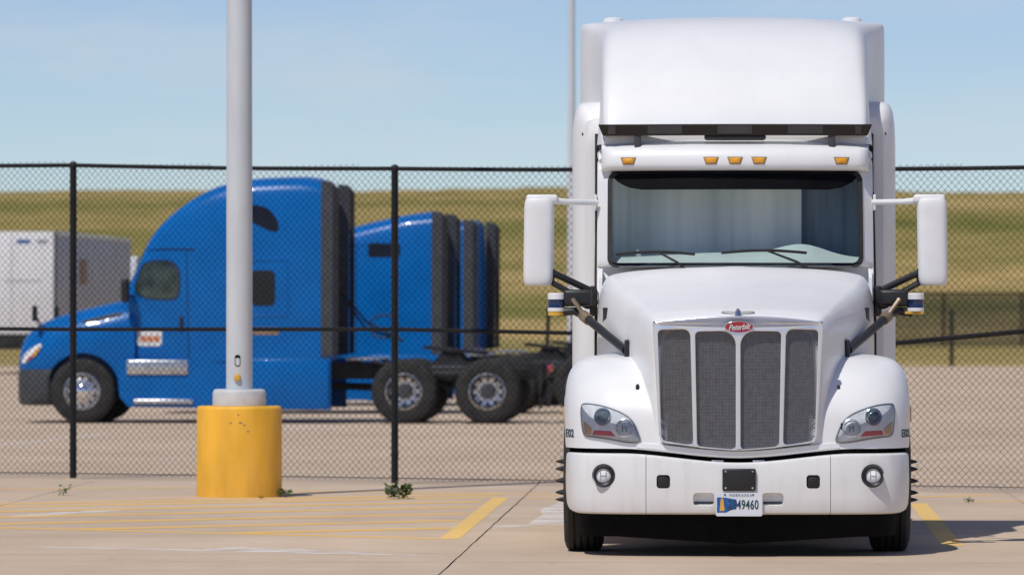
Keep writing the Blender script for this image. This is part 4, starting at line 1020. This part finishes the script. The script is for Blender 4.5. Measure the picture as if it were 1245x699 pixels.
    cb = loft(secs, close=True).obj('cab', 'blue_paint', t, True, 50)
    bv = bvh_of(cb); cs_ = {1: caster(bv, 'right'), -1: caster(bv, 'left')}; cf = caster(bv, 'front')
    ws_ = rrect(-0.86, 0.86, 2.10, 2.80, 0.10, 5, 0.08)
    patch(ws_, cf, lambda r: 0.010, 'windscreen', 'black_gloss', t, skirt=0.01)
    def seam(name, pts, s, r=0.008, mat='navy'):
        L_ = []
        for (a, b) in zip(pts, pts[1:]):
            n_ = max(2, int(math.hypot(b[0]-a[0], b[1]-a[1])/0.12))
            for k in range(n_): p, n = cs_[s](a[0]+(b[0]-a[0])*k/n_, a[1]+(b[1]-a[1])*k/n_); L_.append(p+n*0.001)
        p, n = cs_[s](*pts[-1]); L_.append(p+n*0.001)
        MB().tube(L_, r, 6).obj(name, mat, t)
    for s in (-1, 1):
        wn = [(p.x, p.y) for p in chaikin([(1.92, 2.02, 0), (2.02, 2.40, 0), (2.12, 2.56, 0), (2.65, 2.56, 0), (2.66, 2.02, 0), (2.50, 1.96, 0)], 2, True)]
        cst = cs_[s]
        fr_ = patch([(2.32+(u-2.32)*1.09, 2.26+(v-2.26)*1.10) for u, v in wn], cst, lambda r: 0.007, 'window_frame', 'navy', t, skirt=0.006)
        patch(wn, cst, lambda r: 0.013, 'window_pane', 'green_glass', fr_, skirt=0.005)
        seam('door_seam', [(1.85, 2.0), (1.80, 1.0)], s); seam('door_seam', [(2.78, 2.72), (2.82, 1.0)], s); seam('drip_rail', [(2.15, 2.74), (2.5, 2.76), (2.9, 2.75)], s, 0.014)
        seam('sleeper_seam', [(3.62, 1.05), (3.62, 3.0 if not high else 3.55)], s)
        p, n = cst(2.70, 1.58); rbox('handle', p+n*0.015, (0.03, 0.06, 0.22), 'black_plastic', t, 0.01)
        if high:
            patch(rrect(3.82, 4.20, 1.86, 2.42, 0.09), cst, lambda r: 0.006, 'bunk_window', 'black_gloss', t, skirt=0.006)
            seam('bunk_window_frame', [(3.70, 1.70), (3.70, 2.58), (4.40, 2.58), (4.40, 1.70), (3.70, 1.70)], s, 0.012, 'blue_paint')
            up_ = [(p.x, p.y) for p in chaikin([(3.40, 3.46, 0), (4.02, 3.46, 0), (4.24, 3.24, 0), (4.26, 3.02, 0), (4.10, 3.04, 0), (3.60, 3.30, 0)], 2, True)]
            patch(up_, cst, lambda r: 0.006, 'upper_window', 'black_gloss', t, skirt=0.006)
        else:
            patch(rrect(3.82, 4.38, 2.72, 2.96, 0.05), cst, lambda r: 0.006, 'upper_window', 'black_gloss', t, skirt=0.006)
            seam('roof_line', [(2.6, 2.70), (3.3, 2.86), (4.0, 2.99)], s, 0.012, 'blue_paint')
        # rear extenders
        ztop = TOP[-1][1]
        mb = MB(); mb.prism([(4.935, 1.05), (5.11, 1.08), (5.12, ztop-0.03), (4.935, ztop+0.0)], lambda u, v, d: (s*(1.205+d), u, v), -0.015, 0.02); mb.obj('side_extender', 'dark_grey', t, False)
        mb = MB(); mb.prism([(5.125, 1.08), (5.20, 1.10), (5.21, ztop-0.14), (5.125, ztop-0.04)], lambda u, v, d: (s*(1.19+d), u, v), -0.01, 0.015); mb.obj('extender_flap', 'black_rubber', t, False)
        # lower skirt with steps, tank fairing
        sk = MB(); sk.prism([(1.72, 0.42), (1.86, 0.26), (5.08, 0.22), (5.08, 1.02), (1.66, 1.02)], lambda u, v, d: (s*(1.155+d+0.0*v), u, v), -0.03, 0.045); sko = sk.obj('side_skirt', 'blue_paint', t, False)
        rbox('step_panel', (s*1.205, 2.32, 0.885), (0.05, 0.98, 0.23), 'alloy', sko, 0.02, 3)
        rbox('step', (s*1.215, 2.42, 0.345), (0.09, 0.95, 0.075), 'alloy', sko, 0.02, 3)
        rbox('tank_fairing', (s*1.212, 4.44, 0.62), (0.05, 1.24, 0.80), 'blue_paint', sko, 0.025, 3)
        MB().lathe([(0.0001, 0.03), (0.10, 0.028), (0.13, 0.0)], (s*1.20, 3.58, 0.88), 'x', 20, s).obj('tank_cap', 'black_plastic', sko)
        # main mirror ahead of the door
        MB().tube([(s*1.02, 1.92, 2.02), (s*1.20, 1.86, 2.00), (s*1.26, 1.84, 2.10)], 0.025, 8).obj('mirror_arm', 'black_plastic', t)
        rbox('door_mirror_or_glare', (s*1.28, 1.82 if s > 0 else 1.60, 2.10 if s > 0 else 2.36), (0.22, 0.12, 0.38 if s > 0 else 0.62), 'white_plastic' if s < 0 else 'black_plastic', t, 0.04, 3)  # far one is tall and white, standing in for sun glare on the windscreen
        # door logo: pale shape with illegible marks
        lg = patch(rrect(1.98, 2.38, 1.22, 1.50, 0.06), cst, lambda r: 0.005, 'door_logo', 'logo_white', t, skirt=0.003)
        for q in range(3): patch(rrect(2.04+0.105*q, 2.13+0.105*q, 1.29, 1.38, 0.01), cst, lambda r: 0.008, 'logo_mark', 'logo_orange', lg, rings=(0, 0.6, 1), skirt=0.002)
        p, n = cst(1.84, 1.22); MB().lathe([(0.0001, 0.012), (0.06, 0.010), (0.075, 0.0)], tuple(p), 'x', 16, s).obj('round_badge', 'logo_white', t)
        if high:
            lg = patch(rrect(3.84, 4.26, 1.40, 1.52, 0.02), cst, lambda r: 0.005, 'sleeper_logo', 'rust_patch', t, skirt=0.003)
        else:
            ringp = []
            for k in range(25): p, n = cst(4.1+0.26*math.cos(2*math.pi*k/24), 1.52+0.20*math.sin(2*math.pi*k/24)); ringp.append(p+n*0.003)
            MB().tube(ringp, 0.012, 5, False).obj('sleeper_logo', 'dark_grey', t)
    rbox('deck_plate', (0, 5.55, 1.02), (1.3, 0.6, 0.04), 'alloy', t, 0.01)
    if not high:
        MB().tube([(0.3, 6.86, 0.95), (0.3, 6.90, 1.86)], 0.035, 8).obj('hose_tender', 'chassis_black', t)
    if high:
        mb = MB().tube([(-0.3, 5.0, 2.2), (-0.3, 5.5, 1.6), (-0.2, 6.1, 1.3)], 0.02, 6).tube([(-0.1, 5.0, 2.2), (-0.1, 5.5, 1.5), (-0.1, 6.1, 1.3)], 0.02, 6); mb.obj('air_line', 'black_rubber', t)
    return t
def place(t, px, D, anchor, rz):
    """put the truck so that its local point stands on the ground under pixel column px at distance D"""
    w = Vector((X_at(px, D), D, 0)); c, s = math.cos(rz), math.sin(rz); a = Vector((anchor[0]*c-anchor[1]*s, anchor[0]*s+anchor[1]*c, 0))
    t.location = w-a; t.rotation_euler = (0, 0, rz)
b1 = blue_truck((0, 0, 0), 0, True); place(b1, 100, 90.0, (1.2, 1.12), -R(94.5))
tag(b1, 'blue high roof sleeper tractor behind fence with white step panel and dark grey bumper', 'truck', 'blue tractors parked beyond the fence')
b2 = blue_truck((0, 0, 0), 0, False); place(b2, 616, 98.5, (1.2, 6.24), -R(95))
tag(b2, 'blue lower roof sleeper tractor directly behind the high roof blue tractor', 'truck', 'blue tractors parked beyond the fence')
b3 = copy_tree(b2); place(b3, 646, 107.0, (1.2, 6.24), -R(100))
tag(b3, 'blue lower roof tractor, mostly hidden behind the other lower roof blue tractor', 'truck', 'blue tractors parked beyond the fence')

# ================================================================== CHAIN LINK FENCE
FP = [(89-391*3, 568.5), (89-391*2, 572.5), (89-391*1.0, 577), (89, 582), (480, 588), (871, 594), (1262, 600), (1653, 606), (2044, 612.5), (2435, 619.5)]
FH = [3.34, 3.33, 3.32, 3.27, 3.19, 3.15, 3.12, 3.10, 3.10, 3.10]
RAIL_L = {2: (1.58, 1.56), 3: (1.56, 1.565), 4: (1.565, 1.50), 5: (1.27, 1.565)}
fpts = [gp(*p) for p in FP]
fence = empty('chain_link_fence', fpts[3], 0); org = Vector(fpts[3])
tag(fence, 'tall black chain link fence with posts and rails between the near lot and blue tractors', 'fence')
for p, h in zip(fpts, FH):
    q = p-org
    po = MB().lathe([(0.036, 0.0), (0.036, h-0.02), (0.042, h-0.018), (0.042, h+0.012), (0.03, h+0.035), (0.0001, h+0.045)], (q.x, q.y, 0), 'z', 16).obj('post', 'fence_black', fence)
    for hz in (0.3, 0.9, 1.5, 2.1, 2.7): MB().lathe([(0.038, -0.012), (0.042, -0.01), (0.042, 0.01), (0.038, 0.012)], (q.x, q.y, hz), 'z', 16).obj('tie_band', 'fence_black', po)
    MB().lathe([(0.11, -0.02), (0.10, 0.004), (0.06, 0.008), (0.0001, 0.008)], (q.x, q.y, 0), 'z', 16).obj('footing', 'concrete', po)
for i in range(9):
    a, b = fpts[i]-org, fpts[i+1]-org; ha, hb = FH[i], FH[i+1]
    MB().tube([(a.x+(b.x-a.x)*k_/8, a.y+(b.y-a.y)*k_/8, ha+(hb-ha)*k_/8-0.012*math.sin(math.pi*k_/8)) for k_ in range(9)], 0.022, 10).obj('top_rail', 'fence_black', fence)
    r0, r1 = RAIL_L.get(i, (1.565, 1.565)); MB().tube([(a.x, a.y, r0), (b.x, b.y, r1)], 0.021 if i != 5 else 0.025, 10).obj('middle_rail', 'fence_black', fence)
    MB().tube([(a.x, a.y, 0.06), (b.x, b.y, 0.06)], 0.004, 5).obj('tension_wire', 'fence_black', fence)
    # woven mesh: zigzag wires
    L = (b-a).length; d = (b-a)/L; nn = Vector((d.y, -d.x, 0)); P_ = 0.072; hp = P_/2; ncol = int(round(L/hp)); mb = MB(); rw = 0.0023
    vs = []; fs = []; jit = random.Random(i+20)
    for c in range(ncol):
        u0, u1 = c*hp, (c+1)*hp; h = ha+(hb-ha)*u0/L+0.045; nseg = int((h-0.04)/hp); ring = []
        for j in range(nseg+1):
            z = 0.04+j*hp+jit.uniform(-0.0013, 0.0013)-0.012*math.sin(math.pi*u0/L)*(j/nseg); u = (u0 if (j+c) % 2 == 0 else u1)+jit.uniform(-0.0013, 0.0013); dep = 0.0045 if (j+c) % 2 == 0 else -0.0045
            p = a+d*u+nn*(0.034+dep); k = len(vs)
            vs += [(p.x+nn.x*rw, p.y+nn.y*rw, z), (p.x-d.x*rw*1.3, p.y-d.y*rw*1.3, z), (p.x-nn.x*rw, p.y-nn.y*rw, z), (p.x+d.x*rw*1.3, p.y+d.y*rw*1.3, z)]
            if j:
                for e in range(4): fs.append((k-4+e, k-4+(e+1) % 4, k+(e+1) % 4, k+e))
    me = bpy.data.meshes.new('m'); me.from_pydata(vs, [], fs); me.update(); me.shade_smooth()
    tag(link('mesh_panel', me, 'mesh_black', fence), kind='stuff')

# ================================================================== LIGHT POLE ON YELLOW BASE
pc = gp(291, 605); pc.y += 0.40; pc.x = X_at(291, pc.y)
LP = empty('light_pole', pc); tag(LP, 'pale grey light pole standing on a round yellow concrete base', 'light pole')
MB().lathe([(0.40, -0.05), (0.402, 0.0), (0.400, 0.82), (0.393, 0.845), (0.380, 0.853), (0.0001, 0.856)], (0, 0, 0), 'z', 64).obj('concrete_base', 'yellow_base', LP, True, 50)
MB().lathe([(0.252, 0.856), (0.250, 0.98), (0.238, 1.005), (0.215, 1.012), (0.0001, 1.014)], (0, 0, 0), 'z', 48).obj('base_cover', 'base_grey', LP, True, 50)
po = MB().lathe([(0.124, 1.014), (0.122, 3.0), (0.108, 10.0), (0.0001, 10.02)], (0, 0, 0), 'z', 48).obj('pole_shaft', 'pole_paint', LP)
pcst = caster(bvh_of(po), 'front')
hh = patch(rrect(-0.036, 0.016, 1.225, 1.335, 0.024), pcst, lambda r: 0.003, 'hand_hole', 'black_void', LP, skirt=0.002)
patch(rrect(-0.028, 0.010, 1.235, 1.305, 0.016), pcst, lambda r: 0.006, 'hand_hole_plate', 'pole_paint', hh, skirt=0.002)
p_, n_ = pcst(-0.012, 1.12)
MB().lathe([(0.0001, -0.03), (0.024, -0.028), (0.033, -0.015), (0.034, 0.0)], tuple(p_+Vector((0, -0.002, 0))), 'y', 20).obj('ground_cap', 'gold', hh)
rng = random.Random(3)
for (x_, z_) in ((0.01, 0.775), (0.065, 0.68), (0.10, 0.62), (0.035, 0.702), (-0.06, 0.70), (0.02, 0.70)):
    bx = bvh_of(bpy.data.objects['concrete_base']); cc = caster(bx, 'front')
    r_ = rng.uniform(0.006, 0.011); patch(ell(x_, z_, r_*1.3, r_, 10), cc, lambda r: 0.0012, 'chip', 'rust_patch', LP, rings=(0, 1))

# far light pole
fp = Vector((X_at(695, 125), 125, 0)); FPo = empty('light_pole', fp); tag(FPo, 'distant slim pale light pole rising beside the white cab behind the fence', 'light pole')
MB().lathe([(0.30, -0.05), (0.30, 0.75), (0.28, 0.78), (0.0001, 0.78)], (0, 0, 0), 'z', 32).obj('concrete_base', 'yellow_base', FPo)
MB().lathe([(0.092, 0.78), (0.085, 5), (0.06, 12.0), (0.0001, 12.02)], (0, 0, 0), 'z', 24).obj('pole_shaft', 'pole_paint', FPo)

# ================================================================== PARKED TRAILER
rz = -R(4.0); corner = Vector((X_at(68, 165), 165, 0)); off = Vector((1.3*math.cos(rz), 1.3*math.sin(rz), 0))
TR = empty('semi_trailer', corner-off, rz); tag(TR, 'white box trailer end parked far behind the nose of the high roof blue tractor', 'trailer')
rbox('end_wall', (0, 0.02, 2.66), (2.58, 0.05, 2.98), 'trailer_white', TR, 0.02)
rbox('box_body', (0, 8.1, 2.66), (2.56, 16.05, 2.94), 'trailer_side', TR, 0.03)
for s in (-1, 1):
    rbox('corner_post', (s*1.27, 0.06, 2.66), (0.07, 0.16, 3.0), 'dark_grey', TR, 0.01)
    rbox('landing_leg', (s*0.9, 2.3, 0.58), (0.12, 0.12, 1.16), 'chassis_black', TR, 0.01)
    rbox('side_rail', (s*1.285, 8.1, 1.20), (0.03, 15.9, 0.14), 'alloy', TR, 0.005)
    rbox('top_rail', (s*1.285, 8.1, 4.10), (0.03, 15.9, 0.10), 'alloy', TR, 0.005)
    for k in range(12): rbox('side_post', (s*1.287, 1.4+1.25*k, 2.66), (0.022, 0.06, 2.7), 'trailer_side', TR, 0.004)
    for y in (13.6, 14.9):
        w = link('wheel', HUB_D, None, TR); w.location = (s*1.08, y, WR-0.008); w.rotation_euler = (0, 0, 0 if s > 0 else math.pi)
        link('tyre', TYRE, None, w); link('rim', RIM_D, None, w)
rbox('patch_panel', (1.302, 5.6, 3.02), (0.012, 1.5, 0.75), 'rust_patch', TR, 0.004)
rbox('door_seam', (0.0, -0.008, 2.66), (0.02, 0.008, 2.85), 'plate_grey', TR, 0)
for x0, x1, mt in ((0.15, 0.55, 'plate_blue'), (0.75, 1.05, 'plate_grey')): rbox('end_marking', ((x0+x1)/2, -0.010, 3.86), (x1-x0, 0.006, 0.11), mt, TR, 0)
rbox('end_marking', (0.35, -0.010, 2.72), (1.1, 0.006, 0.03), 'plate_grey', TR, 0)
rbox('bumper_guard', (0, 0.1, 0.95), (2.3, 0.12, 0.45), 'chassis_black', TR, 0.02)
for s in (-1, 1): rbox('guard_post', (s*0.55, 0.12, 0.62), (0.10, 0.10, 0.8), 'chassis_black', TR, 0.01)
rbox('under_frame', (0, 8.1, 1.05), (1.0, 15.6, 0.24), 'chassis_black', TR, 0.01)

# ================================================================== FAR FENCE AND POST
FD = 322.0
x0, x1 = X_at(860, FD), X_at(2300, FD)
FF = empty('chain_link_fence', (x0, FD, -0.05)); tag(FF, 'distant dark chain link fence along the foot of the grass bank', 'fence')
k = 0; x = X_at(1147, FD)-4.45*3
while x < x1:
    MB().tube([(x-x0, 0, 0), (x-x0, 0, 3.08)], 0.07, 8).obj('post', 'fence_black', FF); x += 4.45
MB().tube([(0, 0, 3.05), (x1-x0, 0, 3.05)], 0.05, 6).obj('top_rail', 'fence_black', FF)
o = MB().box(((x1-x0)/2, 0.06, 1.53), (x1-x0, 0.02, 3.0)).obj('mesh_panel', 'far_fence_mesh', FF, False); tag(o, kind='stuff')
bp2 = gp(1157, 445)
o = MB().lathe([(0.07, -0.05), (0.07, 1.85), (0.05, 1.9), (0.0001, 1.91)], (0, 0, 0), 'z', 12).obj('marker_post', 'fence_black'); o.location = bp2
tag(o, 'thin dark post at the far edge of the lot beside the grass strip', 'post')

# ================================================================== WEEDS
def weed(px, py, h, n, seed, label):
    rg = random.Random(seed); root = gp(px, py); mb = MB()
    for k in range(n):
        a = rg.uniform(0, 2*math.pi); r = rg.uniform(0.2, 1.0)*h*0.85; z = rg.uniform(0.15, 1.0)*h; L = rg.uniform(0.5, 0.9)*h*0.75; w = L*0.34
        c = Vector((r*math.cos(a), r*math.sin(a), z)); d = Vector((math.cos(a+rg.uniform(-0.8, 0.8)), math.sin(a+rg.uniform(-0.8, 0.8)), rg.uniform(-0.3, 0.8))).normalized(); sdv = d.cross(Vector((rg.uniform(-1, 1), rg.uniform(-1, 1), 1))).normalized()
        mb.add([c, c+d*L*0.45+sdv*w, c+d*L, c+d*L*0.45-sdv*w], [(0, 1, 2, 3)])
    o = mb.obj('foliage', 'leaf', None, False); e = empty('weed', root); o.parent = e
    st = MB()
    for k in range(6):
        a = rg.uniform(0, 2*math.pi); st.tube([(0, 0, 0), (0.45*h*math.cos(a)*0.5, 0.45*h*math.sin(a)*0.5, h*0.5), (0.8*h*math.cos(a), 0.8*h*math.sin(a), h*rg.uniform(0.6, 0.95))], 0.0025, 4)
    st.obj('stem', 'leaf', e); tag(e, label, 'weed'); return e
weed(485, 606, 0.115, 110, 1, 'leafy green weed growing in the pavement near a black fence post')
weed(346, 604, 0.07, 50, 2, 'small green weed tucked against the foot of the yellow pole base')
weed(318, 606.5, 0.03, 25, 3, 'tiny weed tuft at the front of the yellow pole base')
weed(77, 602, 0.10, 12, 4, 'single dry sprig standing alone among the yellow hatch lines')
weed(1177, 611, 0.045, 20, 5, 'tiny dark weed on the short yellow line past the white tractor')
